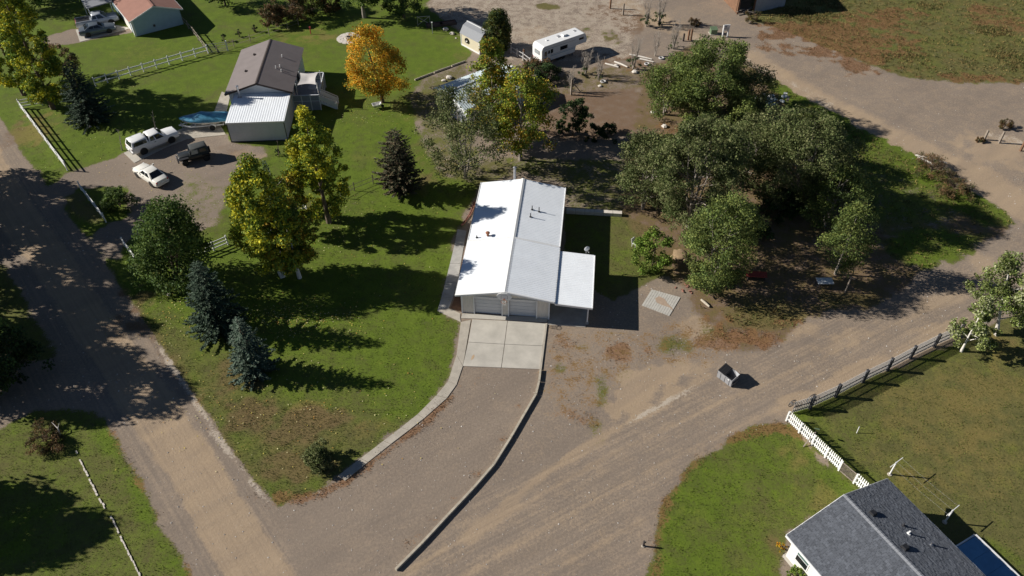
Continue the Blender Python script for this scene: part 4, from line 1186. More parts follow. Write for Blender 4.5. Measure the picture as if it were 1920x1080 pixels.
def car(name, label, cat, loc, ang, body, kind, bodymat2=None):
    o = thing(name, label, cat, loc, ang)
    if kind == 'sedan':
        hull = [ring(2.42, .38, .60, .55, .45), ring(2.33, .24, .74, .80, .68), ring(1.75, .19, .86, .89, .78), ring(.95, .18, .95, .9, .82), ring(0, .18, .97, .9, .83), ring(-1.3, .18, .99, .9, .83), ring(-2.0, .20, .98, .87, .78), ring(-2.38, .28, .92, .8, .68), ring(-2.45, .40, .78, .66, .55)]
        fr = frust(-1.72, 1.02, .82, .95, -.92, .18, .60, 1.42)
        wx, wr, tr = (1.42, -1.38), .32, .78
    elif kind == 'pickup':
        hull = [ring(2.85, .5, .80, .74, .66), ring(2.76, .40, 1.02, .95, .84), ring(2.2, .38, 1.10, .98, .88), ring(1.25, .36, 1.13, .98, .9), ring(0, .36, 1.13, .98, .92), ring(-1.5, .36, 1.13, .98, .93), ring(-2.7, .40, 1.13, .97, .93), ring(-2.85, .46, 1.10, .95, .9)]
        fr = frust(-.75, 1.42, .93, 1.1, -.5, .68, .72, 1.78)
        wx, wr, tr = (1.75, -1.65), .39, .84
    ho = part('body', body, o, lambda b: b.loft(hull), 38)
    cb_ = cabin(o, fr, body)
    if kind == 'sedan':
        for f_, nm, a in (('front', 'windshield', (.06, .94, .06, .92)), ('rear', 'rear_window', (.08, .92, .10, .92))):
            glasspane(o, fr, f_, *a, nm)
        for s in ('left', 'right'):
            glasspane(o, fr, s, .15, .46, .14, .86, 'side_window')
            glasspane(o, fr, s, .50, .86, .14, .86, 'side_window')
    elif kind == 'pickup':
        glasspane(o, fr, 'front', .06, .94, .06, .92, 'windshield')
        glasspane(o, fr, 'rear', .1, .9, .2, .86, 'rear_window')
        for s in ('left', 'right'):
            glasspane(o, fr, s, .07, .36, .16, .86, 'side_window')
            glasspane(o, fr, s, .42, .86, .10, .86, 'side_window')
    for x in wx:
        for s in (1, -1):
            part('wheel_arch', 'plastic_black', o, lambda b: b.lathe([(wr * 1.18, -.02), (wr * 1.18, .02)], 18, 'Y', (x, s * (.905 if kind == 'sedan' else .985), wr)))
            wheel(o, (x, s * (tr + (.03 if kind == 'sedan' else .06)), wr), wr, .22)
    xf, xr = (2.40, -2.43) if kind == 'sedan' else (2.83, -2.86)
    wy = .62 if kind == 'sedan' else .76
    zl = .64 if kind == 'sedan' else .86
    for s in (1, -1):
        bx('headlight', 'lamp_clear', o, (xf - .08, s * wy * .98, zl + .02), (.14, .26, .14), rz=-s * .35)
        bx('tail_light', 'lamp_red', o, (xr + .05, s * wy * 1.0, zl + .12), (.1, .22, .2), rz=s * .3)
        bx('door_mirror', body, o, (.82 if kind == 'sedan' else 1.15, s * (1.0 if kind == 'sedan' else 1.1), 1.0 if kind == 'sedan' else 1.22), (.12, .2, .13))
        bx('door_handle', 'plastic_black', o, (-.1, s * (.90 if kind == 'sedan' else .975), .82 if kind == 'sedan' else .98), (.2, .03, .04))
    bx('front_bumper', 'plastic_black' if kind == 'sedan' else 'chrome', o, (xf + .01, 0, .42 if kind == 'sedan' else .56), (.14, 1.2 if kind == 'sedan' else 1.8, .14 if kind == 'sedan' else .2))
    bx('rear_bumper', body if kind == 'sedan' else 'chrome', o, (xr - .02, 0, .46 if kind == 'sedan' else .56), (.14, 1.35 if kind == 'sedan' else 1.8, .2))
    bx('grille', 'plastic_black', o, (xf - .005, 0, zl - .02), (.06, .6 if kind == 'sedan' else 1.1, .14 if kind == 'sedan' else .26))
    bx('licence_plate', 'plastic_white', o, (xr - .04, 0, .68 if kind == 'sedan' else .75), (.04, .32, .15))
    return o, fr


# white pickup with canopy
pk, fr = car('pickup_truck', 'white extended-cab pickup with canopy over its bed on concrete pad', 'pickup', (-41.85, 79.05, 0.04), R(44), 'car_white', 'pickup')
cf = frust(-2.8, -.8, .95, 1.1, -2.55, -.82, .74, 1.82)
cn = cabin(pk, cf, 'car_white', .06, 'bed_canopy')
for s in ('left', 'right'):
    glasspane(pk, cf, s, .10, .92, .22, .80, 'canopy_window')
glasspane(pk, cf, 'rear', .1, .9, .14, .86, 'canopy_window')
bx('running_board', 'chrome', pk, (-.05, -1.02, .36), (2.2, .14, .06))
bx('running_board', 'chrome', pk, (-.05, 1.02, .36), (2.2, .14, .06))
car('sedan_car', 'cream white sedan parked on gravel yard beside round bush', 'car', (-40.05, 72.5, 0), R(140.7), 'car_cream', 'sedan')
car('sedan_car', 'dark grey sedan parked beside silver pickup by red-roofed house', 'car', (-59.35, 108.05, 0.04), R(27), 'car_grey', 'sedan')
sp, fr = car('pickup_truck', 'silver crew-cab pickup with open bed by red-roofed house', 'pickup', (-60.35, 110.7, 0.03), R(27), 'car_silver', 'pickup')
bx('truck_bed', 'plastic_black', sp, (-1.85, 0, 1.12), (1.8, 1.56, .05))
for s in (1, -1):
    bx('bed_rail', 'car_silver', sp, (-1.85, s * .87, 1.16), (1.95, .1, .08))
bx('tailgate', 'red_paint', sp, (-2.83, 0, .98), (.06, 1.5, .3))

# dark open-top style off-roader with soft top
jp = thing('off_road_car', 'black off-road vehicle with soft top and rear spare tyre on gravel yard', 'car', (-36.2, 76.15, 0), R(207))
part('body', 'car_dark', jp, lambda b: b.loft([ring(.55, .45, 1.05, .72, .68), ring(.3, .42, 1.12, .78, .72), ring(-1.0, .42, 1.14, .79, .74), ring(-1.62, .46, 1.12, .78, .72)]), 40)
part('hood', 'car_dark', jp, lambda b: b.loft([ring(1.72, .55, 1.00, .50, .46), ring(1.6, .5, 1.05, .54, .50), ring(.5, .5, 1.12, .66, .6)]), 40)
part('grille', 'plastic_black', jp, lambda b: [b.box((1.74, y, .82), (.03, .05, .3)) for y in (-.3, -.18, -.06, .06, .18, .3)], kind='stuff')
for s in (1, -1):
    part('fender', 'plastic_black', jp, lambda b: (b.slab((.72, s * .5, 1.0), (1.8, s * .5, .94), (1.8, s * .88, .90), (.72, s * .88, .95), .05)))
    part('fender', 'plastic_black', jp, lambda b: (b.slab((-1.55, s * .7, .92), (-.75, s * .7, .92), (-.75, s * .92, .9), (-1.55, s * .92, .9), .05)))
    for x in (1.2, -1.15):
        wheel(jp, (x, s * .76, .37), .37, .25, 'metal_dark')
    part('headlight', 'lamp_clear', jp, lambda b: b.lathe([(.1, 1.70), (.1, 1.76)], 12, 'X', (0, s * .4, .88)))
    bx('door_mirror', 'plastic_black', jp, (.5, s * .9, 1.22), (.06, .16, .16))
bx('front_bumper', 'plastic_black', jp, (1.88, 0, .55), (.16, 1.4, .16))
part('bull_bar', 'chrome', jp, lambda b: b.tube([(1.95, -.4, .6), (1.95, -.35, 1.0), (1.95, .35, 1.0), (1.95, .4, .6)], .03, 6))
wf_ = frust(-1.6, .52, .72, 1.12, -1.45, .32, .60, 1.82)
cabin(jp, wf_, 'soft_top', .05, 'soft_top')
glasspane(jp, wf_, 'front', .06, .94, .08, .9, 'windshield')
for s in ('left', 'right'):
    glasspane(jp, wf_, s, .56, .92, .06, .72, 'side_window', 'glass_clear' if s == 'left' else 'glass')
    glasspane(jp, wf_, s, .10, .46, .2, .72, 'side_window')
spw = part('spare_tyre', 'rubber', jp, lambda b: b.lathe([(.2, -1.80), (.36, -1.80), (.38, -1.72), (.36, -1.62), (.2, -1.62)], 18, 'X', (0, .12, 1.0)), 40)

# boat on trailer
bt = thing('boat_trailer', 'white two-wheeled boat trailer under blue-covered boat beside garage', 'trailer', (-36.9, 83.15, 0.04), R(190))
part('frame', 'fence_white', bt, lambda b: (b.bar((-2.2, -.75, .5), (1.6, -.7, .5), .1, .12), b.bar((-2.2, .75, .5), (1.6, .7, .5), .1, .12), b.bar((1.55, -.72, .5), (3.1, 0, .48), .1, .12), b.bar((1.55, .72, .5), (3.1, 0, .48), .1, .12), b.bar((-2.1, -.75, .5), (-2.1, .75, .5), .1, .1), b.bar((-.6, -.75, .5), (-.6, .75, .5), .1, .1), b.bar((1.2, -.7, .5), (1.2, .7, .5), .1, .1)))
for s in (1, -1):
    wheel(bt, (-.85, s * 1.0, .33), .33, .2, 'plastic_white')
    part('mudguard', 'fence_white', bt, lambda b: b.loft([[(-.85 + .42 * math.cos(t), s * .88, .36 + .42 * math.sin(t)), (-.85 + .42 * math.cos(t), s * 1.14, .36 + .42 * math.sin(t)), (-.85 + .39 * math.cos(t), s * 1.14, .36 + .39 * math.sin(t)), (-.85 + .39 * math.cos(t), s * .88, .36 + .39 * math.sin(t))] for t in np.linspace(.2, math.pi - .2, 9)]), 40)
part('tongue_jack', 'metal_grey', bt, lambda b: (b.tube([(2.75, .12, 0), (2.75, .12, .95)], .04, 8), b.box((2.75, .12, .03), (.2, .2, .06)), b.bar((2.75, .12, .92), (2.75, .35, .92), .03, .03)))
part('winch_post', 'metal_grey', bt, lambda b: (b.bar((2.2, 0, .5), (2.45, 0, 1.2), .08, .08), b.box((2.42, 0, 1.2), (.16, .2, .12))))
boat = thing('motor_boat', 'white motorboat under a blue tarpaulin cover on trailer', 'boat', (-36.9, 83.15, 0.04), R(190))


def hull_ring(x, w, zk, zg):
    return [(x, 0, zk), (x, -w * .75, zk + (zg - zk) * .35), (x, -w, zg), (x, w, zg), (x, w * .75, zk + (zg - zk) * .35)]


part('hull', 'gel_white', boat, lambda b: b.loft([hull_ring(-2.75, .95, .58, 1.2), hull_ring(-1.2, 1.02, .58, 1.22), hull_ring(.6, 1.0, .6, 1.27), hull_ring(1.7, .74, .72, 1.34), hull_ring(2.45, .36, .95, 1.42), hull_ring(2.78, .05, 1.25, 1.46)]), 45)


def cover_ring(x, w, z0, zp, n=11):
    top = []
    for k in range(n):
        t = k / (n - 1)
        y = w * (1 - 2 * t)
        top.append((x, y, z0 + (zp - z0) * (math.sin(math.pi * t) ** .7 if 0 < t < 1 else 0) + random.uniform(-.02, .02) * (0 < t < 1)))
    return top + [(x, -w, z0 - .16), (x, w, z0 - .16)]


part('tarpaulin', 'cover_blue', boat, lambda b: b.loft([cover_ring(-2.82, .96, 1.2, 1.36), cover_ring(-2.3, 1.02, 1.22, 1.45), cover_ring(-1.4, 1.06, 1.24, 1.55), cover_ring(-.5, 1.06, 1.26, 1.72), cover_ring(.25, 1.05, 1.28, 1.95), cover_ring(.9, .98, 1.3, 1.72), cover_ring(1.7, .78, 1.36, 1.52), cover_ring(2.4, .42, 1.44, 1.52), cover_ring(2.85, .08, 1.47, 1.5)]), 60)
part('strap', 'metal_dark', boat, lambda b: [b.bar((x, -1.08, 1.2), (x, -1.0, .75), .05, .02) for x in (-2.2, -1.1, 0, .9)], kind='stuff')
part('outboard_motor', 'plastic_black', boat, lambda b: (b.loft([[(-2.95 + dx, dy, 1.25) for dx, dy in ((-.3, -.18), (.12, -.2), (.12, .2), (-.3, .18))], [(-2.95 + dx, dy, 1.6) for dx, dy in ((-.32, -.17), (.08, -.18), (.08, .18), (-.32, .17))]]), b.box((-3.0, 0, .95), (.2, .16, .7)), b.lathe([(.02, -3.15), (.16, -3.12), (.02, -3.09)], 10, 'X', (0, 0, .62))))

# fifth wheel travel trailer
tvec = Vector((math.cos(R(35)), math.sin(R(35)), 0))
tl = thing('travel_trailer', 'white fifth-wheel travel trailer parked on bare ground behind the trees', 'trailer', at(1017, 119) + Vector((-.75, .0, 0)), R(35))
tl.scale = (.88, .88, .88)
prof = [(0.05, .55), (6.4, .55), (6.6, 1.55), (8.6, 1.6), (8.75, 2.0), (8.35, 3.05), (8.1, 3.15), (.45, 3.1), (.12, 2.9), (0, 2.5)]
part('body', 'car_white', tl, lambda b: b.loft([[(x, -1.2, z) for x, z in prof], [(x, 1.2, z) for x, z in prof]]))
for z, hgt_, mm in ((2.55, .05, 'metal_grey'), (1.25, .1, 'siding_blue'), (1.45, .05, 'metal_grey')):
    bx('stripe', mm, tl, (3.5, -1.205, z), (6.0, .012, hgt_))
for (x, z, w_, h_) in ((.75, 1.85, .4, .75), (4.2, 1.95, 1.4, .6), (1.9, 2.0, .45, .65), (7.6, 2.45, .9, .35)):
    wf = bx('window', 'metal_dark', tl, (x, -1.21, z), (w_, .03, h_))
    bx('pane', 'glass', wf, (x, -1.228, z), (w_ - .08, .012, h_ - .08))
dd = bx('entry_door', 'plastic_white', tl, (1.35, -1.21, 1.6), (.62, .03, 1.75))
bx('door_window', 'glass', dd, (1.35, -1.23, 2.0), (.36, .012, .5))
wf = bx('window', 'metal_dark', tl, (-.0, 0, 1.95), (.05, 1.2, .6))
bx('pane', 'glass_clear', wf, (-.03, 0, 1.95), (.02, 1.1, .5))
for x in (3.35, 4.2):
    for s in (1, -1):
        wheel(tl, (x, s * 1.06, .36), .36, .22, 'plastic_white')
part('roof_unit', 'plastic_white', tl, lambda b: b.loft([[(4.7, -.35, 3.08), (5.6, -.35, 3.08), (5.6, .35, 3.08), (4.7, .35, 3.08)], [(4.8, -.3, 3.4), (5.45, -.3, 3.4), (5.45, .3, 3.4), (4.8, .3, 3.4)]]))
bx('roof_hatch', 'metal_grey', tl, (4.2, .25, 3.16), (.5, .5, .1))
bx('roof_hatch', 'metal_grey', tl, (7.4, .3, 3.16), (.4, .4, .1))
bx('roof_hatch', 'plastic_white', tl, (2.0, .3, 3.14), (.36, .36, .12))
part('pin_box', 'metal_dark', tl, lambda b: b.box((7.6, 0, 1.45), (.7, .4, .35)))
for s in (1, -1):
    part('landing_leg', 'metal_dark', tl, lambda b: (b.box((6.2, s * .9, .3), (.1, .1, .6)), b.box((6.2, s * .9, .02), (.25, .25, .04))))
bx('rear_bumper', 'metal_dark', tl, (-.08, 0, .5), (.12, 2.3, .14))
for s in (1, -1):
    bx('tail_light', 'lamp_red', tl, (-.0, s * .95, .85), (.04, .2, .12))

# parked red car at the top edge
rc, _ = car('parked_car', 'red car cut off by the top edge above bare shrubs', 'car', (17.3, 121.3, 0), R(170), 'red_paint', 'sedan')
part('cargo_cover', 'soft_top', rc, lambda b: b.box((-.35, 0, 1.5), (1.2, 1.3, .08)))

# ------------------------------------------------------------------ dumpster
d0 = at(1344.5, 708)
d1 = at(1366, 724)
dv = (d1 - d0).normalized()
dm = thing('dumpster', 'grey metal dumpster with black half-open lid on gravel track', 'dumpster', d0 + dv * .68 + Vector((-dv.y, dv.x, 0)) * .45, math.atan2(dv.y, dv.x))
dm.scale = (.9, .9, .9)
LX, WY = .82, .50


def dump(b):
    # open tub with sloped front
    o_ = [(-LX, -WY, .08), (LX, -WY, .08), (LX, WY, .08), (-LX, WY, .08)]
    t_ = [(-LX, -WY - .02, 1.0), (LX, -WY - .02, .92), (LX, WY + .02, 1.12), (-LX, WY + .02, 1.2)]
    i_ = [(x * .94, y * .92, z) for x, y, z in t_]
    k_ = [(x * .94, y * .92, .14) for x, y, z in o_]
    b.loft([o_, t_, i_, k_])


part('tub', 'dumpster_paint', dm, dump)
for x in (-.5, 0, .5):
    bx('rib', 'dumpster_paint', dm, (x, -WY - .025, .5), (.07, .05, .8))
bx('rim', 'dumpster_paint', dm, (0, -WY - .03, .94), (1.7, .07, .07), ry=.049)
bx('fork_pocket', 'metal_dark', dm, (LX + .05, 0, .5), (.09, .9, .18))
bx('fork_pocket', 'metal_dark', dm, (-LX - .05, 0, .55), (.09, .9, .18))
ld = part('lid', 'plastic_black', dm, lambda b: b.slab((-LX - .02, -WY - .05, 1.06), (-.0, -WY - .05, 1.02), (-.0, WY + .05, 1.2), (-LX - .02, WY + .05, 1.25), .035))
for k in range(4):
    part('lid_rib', 'plastic_black', ld, lambda b: b.bar((-LX + .1 + k * .2, -WY, 1.075 - k * .008), (-LX + .1 + k * .2, WY, 1.25 - k * .01), .07, .03))
part('lid', 'plastic_black', dm, lambda b: b.slab((.05, WY + .06, 1.16), (LX, WY + .06, 1.12), (LX, WY + .18, .3), (.05, WY + .18, .32), .035))
part('side_gusset', 'plastic_white', dm, lambda b: b.add([(.25, WY + .03, 1.2), (LX + .02, WY + .03, 1.12), (LX + .02, WY - .35, 1.10), (.25, WY + .05, 1.17), (LX + .02, WY + .05, 1.09), (LX + .02, WY - .35, 1.07)], [(0, 1, 2), (5, 4, 3), (0, 3, 4, 1), (1, 4, 5, 2), (2, 5, 3, 0)]))
bx('sticker', 'plastic_white', dm, (.45, -WY - .055, .82), (.16, .012, .12))
for x in (-.6, .6):
    for y in (-.35, .35):
        part('caster', 'rubber', dm, lambda b: b.lathe([(.07, -.03), (.07, .03)], 10, 'Y', (x, y, .07)))


# ------------------------------------------------------------------ fences
def rail_fence(label, pts, h=1.15, rails=3, step=2.3, m='fence_white', r=.07, name='rail_fence', post=.12):
    P_ = [at(*p) if len(p) == 2 else Vector(p) for p in pts]
    o = thing(name, label, 'fence', P_[0])
    for i in range(len(P_) - 1):
        a, b_ = P_[i] - P_[0], P_[i + 1] - P_[0]
        L = (b_ - a).length
        n = max(1, int(round(L / step)))
        d = (b_ - a) / n
        for k in range(n + (1 if i == len(P_) - 2 else 0)):
            q = a + d * k
            po = part('post', m, o, lambda b: b.box((q.x, q.y, h / 2 + .03), (post, post, h + .06), rz=math.atan2(d.y, d.x)))
            part('post_cap', m, po, lambda b: b.loft([[(q.x + sx * .08, q.y + sy * .08, h + .06) for sx, sy in ((-1, -1), (1, -1), (1, 1), (-1, 1))], [(q.x + sx * .02, q.y + sy * .02, h + .13) for sx, sy in ((-1, -1), (1, -1), (1, 1), (-1, 1))]]))
        for k in range(n):
            for j in range(rails):
                z = h * (j + .75) / rails - (.02 if rails > 2 else 0)
                part('rail', m, o, lambda b: b.bar(a + d * k + Vector((0, 0, z)), a + d * (k + 1) + Vector((0, 0, z)), .045, r * 2))
    return o


rail_fence('long white rail fence between the two left back lawns', [(180, 162), (246, 142), (318, 121), (391, 100)], 1.2, 2, 1.65)
rail_fence('white rail fence along road in front of blue spruce', [(40, 204), (64, 236), (95, 278), (127, 320)], 1.25, 3, 2.4)
rail_fence('short white rail fence running back from road corner behind yellow poplar', [(40, 203), (80, 197)], 1.2, 3, 2.0)
rail_fence('white rail fence between the two gravel drive entrances', [(153, 357), (199, 417)], 1.15, 3, 2.3)
rail_fence('short white rail fence beside dark green roadside tree', [(234, 462), (258, 494)], 1.1, 3, 1.8)
rail_fence('white rail fence between dark green tree and yellow poplars', [(376, 480), (402, 470), (428, 459)], 1.15, 3, 2.0)
rail_fence('white rail fence piece behind yellow poplar trunks', [(545, 405), (575, 392)], 1.1, 3, 1.8)
rail_fence('pale pipe rail fence beside the juniper and travel trailer', [(958, 100), (981, 113), (994, 123)], 1.1, 2, 1.6, 'fence_worn', .05)
rail_fence('weathered board fence going back from red-roofed house', [(343, 42), (365, 66), (389, 98)], 1.1, 2, 2.2, 'wood_grey', .06)
wf1 = rail_fence('thin wire fence with dark posts crossing lawn behind pine', [(640, 372), (665, 358), (700, 344), (722, 335)], 1.0, 2, 2.4, 'wood_dark', .012, 'wire_fence', .07)
wf2 = rail_fence('wire fence line across lawn behind brown-roofed house', [(408, 98), (470, 79), (540, 55), (560, 48)], 1.0, 2, 3.0, 'wood_grey', .012, 'wire_fence', .07)
gt = thing('tube_gate', 'grey tube farm gate at the end of long white fence', 'gate', at(395, 100), R(10))
part('gate_frame', 'metal_grey', gt, lambda b: [b.tube(p, .035, 6) for p in ([(0, 0, .15), (2.2, .3, .15), (2.2, .3, 1.3), (0, 0, 1.3), (0, 0, .15)],)])
for k in range(3):
    part('gate_bar', 'metal_grey', gt, lambda b: b.tube([(0, 0, .42 + k * .29), (2.2, .3, .42 + k * .29)], .022, 6))
part('gate_post', 'fence_white', gt, lambda b: b.box((2.3, .32, .75), (.14, .14, 1.5)))
# timber border of the round lawn
lb = thing('log_border', 'pale log border laid along the lawn edge near the pale-roofed building', 'edging')
for (p, q) in (((778, 151), (812, 138)), ((814, 137), (845, 126)), ((847, 125), (872, 116))):
    part('log', 'timber', lb, lambda b: b.tube([at(*p) + Vector((0, 0, .1)), at(*q) + Vector((0, 0, .1))], .12, 8))


# picket fence, grey inside face, dark posts
def picket_run(o, a, b_, m, rails_m, step=.155, h=1.05, side=1, mesh=None):
    d = (b_ - a)
    L = d.length
    d.normalize()
    ang = math.atan2(d.y, d.x)
    nrm = Vector((-d.y, d.x, 0)) * side
    n = int(L / step)
    if mesh is None:
        me = MB()
        pr = [(-.042, 0), (.042, 0), (.042, h - .08), (0, h), (-.042, h - .08)]
        me.loft([[(x, -.011, z) for x, z in pr], [(x, .011, z) for x, z in pr]])
        ob = me.build('picket', m, o)
        mesh = ob.data
        first = ob
    else:
        first = None
    for k in range(n):
        p = a + d * (step * (k + .5)) + nrm * .04
        if first is not None and k == 0:
            q = first
        else:
            q = link('picket', mesh, o)
        q.location = p + Vector((0, 0, .06))
        q.rotation_euler = (0, 0, ang)
    for z in (.32, .85):
        part('rail', rails_m, o, lambda b: b.bar(a + Vector((0, 0, z)), b_ + Vector((0, 0, z)), .045, .09))
    return mesh


pf = thing('picket_fence', 'weathered grey picket fence with dark posts along the gravel track', 'fence')
PP = [(1484, 776), (1518, 766), (1566, 744), (1617, 717), (1663, 695), (1706, 672), (1751, 650), (1796, 630)]
PW_ = [at(*p) for p in PP]
msh = None
for i in range(len(PW_) - 1):
    msh = picket_run(pf, PW_[i], PW_[i + 1], 'fence_worn', 'fence_grey', .165, 1.5, 1, msh)
for i, p in enumerate(PW_):
    if i:
        part('post', 'post_dark', pf, lambda b: b.box((p.x, p.y, .8), (.22, .22, 1.62), rz=.5))
ww = []
for nm, lb_, px, rr in (('wagon_wheel', 'dark iron wagon wheel on the fence corner where white pickets meet grey', (1480, 775), .36), ('wagon_wheel', 'larger dark wagon wheel leaning at second post of grey picket fence', (1516, 765), .46)):
    g = at(*px)
    w = thing(nm, lb_, 'wagon wheel', g + Vector((0, .12, 1.28 - rr * .35)), .45)
    part('hoop', 'metal_dark', w, lambda b: b.tube([(rr * math.cos(t), 0, rr * math.sin(t)) for t in np.linspace(0, 2 * math.pi, 25)], .035, 6, False), 60)
    for k in range(6):
        t = k * math.pi / 3
        part('spoke', 'metal_dark', w, lambda b: b.tube([(0, 0, 0), (rr * math.cos(t), 0, rr * math.sin(t))], .018, 5))
    part('hub', 'metal_dark', w, lambda b: b.lathe([(.08, -.06), (.08, .06)], 10, 'Y'))
wp = thing('picket_fence', 'bright white picket fence with wire gate near grey shingle house', 'fence')
W0, W1, W2_, W3_ = at(1474, 789), at(1572, 882), at(1600, 906), at(1625, 930)
m2 = picket_run(wp, W0, W1, 'fence_white', 'fence_white', .17, 1.25, 1)
picket_run(wp, W2_, W3_, 'fence_white', 'fence_white', .17, 1.25, 1, m2)
for p in (W0, W0.lerp(W1, .25), W0.lerp(W1, .5), W0.lerp(W1, .75), W1, W2_):
    part('post', 'fence_white', wp, lambda b: b.box((p.x, p.y, .6), (.12, .12, 1.2), rz=-.9))
gd = (W2_ - W1).normalized()
gte = part('gate', 'wood_grey', wp, lambda b: (b.bar(W1 + gd * .1 + Vector((0, 0, 1.1)), W2_ - gd * .1 + Vector((0, 0, 1.1)), .05, .07), b.bar(W1 + gd * .1 + Vector((0, 0, .1)), W2_ - gd * .1 + Vector((0, 0, .1)), .05, .07), b.bar(W1 + gd * .1 + Vector((0, 0, .06)), W1 + gd * .1 + Vector((0, 0, 1.14)), .05, .06), b.bar(W2_ - gd * .1 + Vector((0, 0, .06)), W2_ - gd * .1 + Vector((0, 0, 1.14)), .05, .06)))
part('gate_wire', 'wood_grey', gte, lambda b: [b.bar(W1 + gd * (.12 + k * .06) + Vector((0, 0, .1)), W1 + gd * (.12 + k * .06) + Vector((0, 0, 1.1)), .012, .012) for k in range(int(((W2_ - W1).length - .2) / .06))] + [b.bar(W1 + gd * .1 + Vector((0, 0, .16 + k * .08)), W2_ - gd * .1 + Vector((0, 0, .16 + k * .08)), .01, .01) for k in range(12)], kind='stuff')
sg = thing('yard_brace', 'leaning grey board with green rag on white picket fence', 'board', at(1506, 838), 0)
bq = at(1524, 822) - at(1506, 838)
part('board', 'wood_grey', sg, lambda b: b.bar((0, 0, .03), (bq.x, bq.y, .9), .09, .05))
part('rag', 'utility_green', sg, lambda b: b.slab((bq.x - .15, bq.y + .05, 1.22), (bq.x + .2, bq.y - .1, 1.24), (bq.x + .25, bq.y + .1, 1.15), (bq.x - .1, bq.y + .22, 1.12), .02))


# clothesline poles
def clothes(label, px, h=1.6):
    g = at(*px)
    o = thing('clothesline_pole', label, 'clothesline pole', g)
    part('pole', 'trim_white', o, lambda b: b.tube([(0, 0, 0), (0, 0, h)], .06, 10), 60)
    part('crossbar', 'trim_white', o, lambda b: b.bar((-.62, -.42, h), (.62, .42, h), .045, .045))
    part('footing', 'concrete_old', o, lambda b: b.lathe([(.18, 0), (.17, .05), (.07, .06)], 12))
    return g


g1 = clothes('white T-shaped clothesline pole on open lawn behind grey house', (1668, 889.5))
g2 = clothes('white T-shaped clothesline pole beside grey house eave in shadow', (1771, 979))
cl = thing('clothesline', 'thin wires strung between the two white clothesline poles', 'clothesline')
for s in (-.5, 0, .5):
    part('wire', 'metal_grey', cl, lambda b: b.tube([g1 + Vector((s * .62 / .5 * .8, s * .42 / .5 * .8, 1.63)), (g1 + g2) / 2 + Vector((s, s * .68, 1.54)), g2 + Vector((s * .62 / .5 * .8, s * .42 / .5 * .8, 1.63))], .0035, 4))
o = thing('stake', 'thin white stake standing in fenced lawn near white pickets', 'stake', at(1606, 812))
part('shaft', 'trim_white', o, lambda b: b.tube([(0, 0, 0), (.05, .1, .7)], .03, 6))
part('tip', 'metal_grey', o, lambda b: b.tube([(.05, .1, .7), (.052, .104, .74)], .035, 6))

# ------------------------------------------------------------------ trees
PAL = {
    'yellow': [(.30, .27, .018), (.20, .215, .018), (.105, .145, .018), (.075, .115, .018)],
    'yellowgreen': [(.20, .21, .02), (.13, .165, .022), (.085, .125, .022), (.26, .17, .02)],
    'orange': [(.46, .22, .016), (.42, .26, .02), (.34, .235, .024), (.18, .17, .025)],
    'green': [(.055, .095, .022), (.075, .12, .024), (.042, .075, .018), (.10, .14, .03)],
    'dark': [(.032, .06, .02), (.045, .08, .022), (.06, .10, .025), (.026, .05, .018)],
    'olive': [(.10, .115, .042), (.078, .098, .032), (.135, .14, .06), (.06, .08, .025)],
    'willow': [(.10, .13, .03), (.075, .105, .028), (.13, .15, .04), (.055, .08, .022)],
    'bright': [(.10, .16, .02), (.13, .19, .03), (.075, .13, .018), (.16, .20, .04)],
    'bluespruce': [(.045, .072, .048), (.062, .092, .064), (.03, .052, .034), (.088, .115, .085)],
    'darkspruce': [(.022, .040, .024), (.032, .054, .032), (.045, .068, .042), (.016, .030, .018)],
    'pine': [(.042, .052, .024), (.055, .062, .03), (.085, .072, .038), (.12, .085, .05)],
    'brownbush': [(.13, .075, .035), (.085, .07, .03), (.06, .07, .025), (.17, .10, .05)],
    'juniper': [(.05, .075, .02), (.07, .095, .025), (.035, .055, .018), (.13, .115, .02)],
    'silver': [(.11, .14, .035), (.15, .17, .055), (.08, .11, .028), (.24, .25, .14)],
}


PAL_GAIN = {'yellow': 1.7, 'yellowgreen': 1.65, 'orange': 1.6, 'green': 1.25, 'dark': 1.1, 'olive': 1.42, 'willow': 1.5, 'bright': 1.35, 'silver': 1.65, 'juniper': 1.25, 'brownbush': 1.25, 'pine': 1.2, 'bluespruce': 1.45, 'darkspruce': 1.6}
for k_ in PAL:
    PAL[k_] = [tuple(x * PAL_GAIN[k_] for x in c) for c in PAL[k_]]


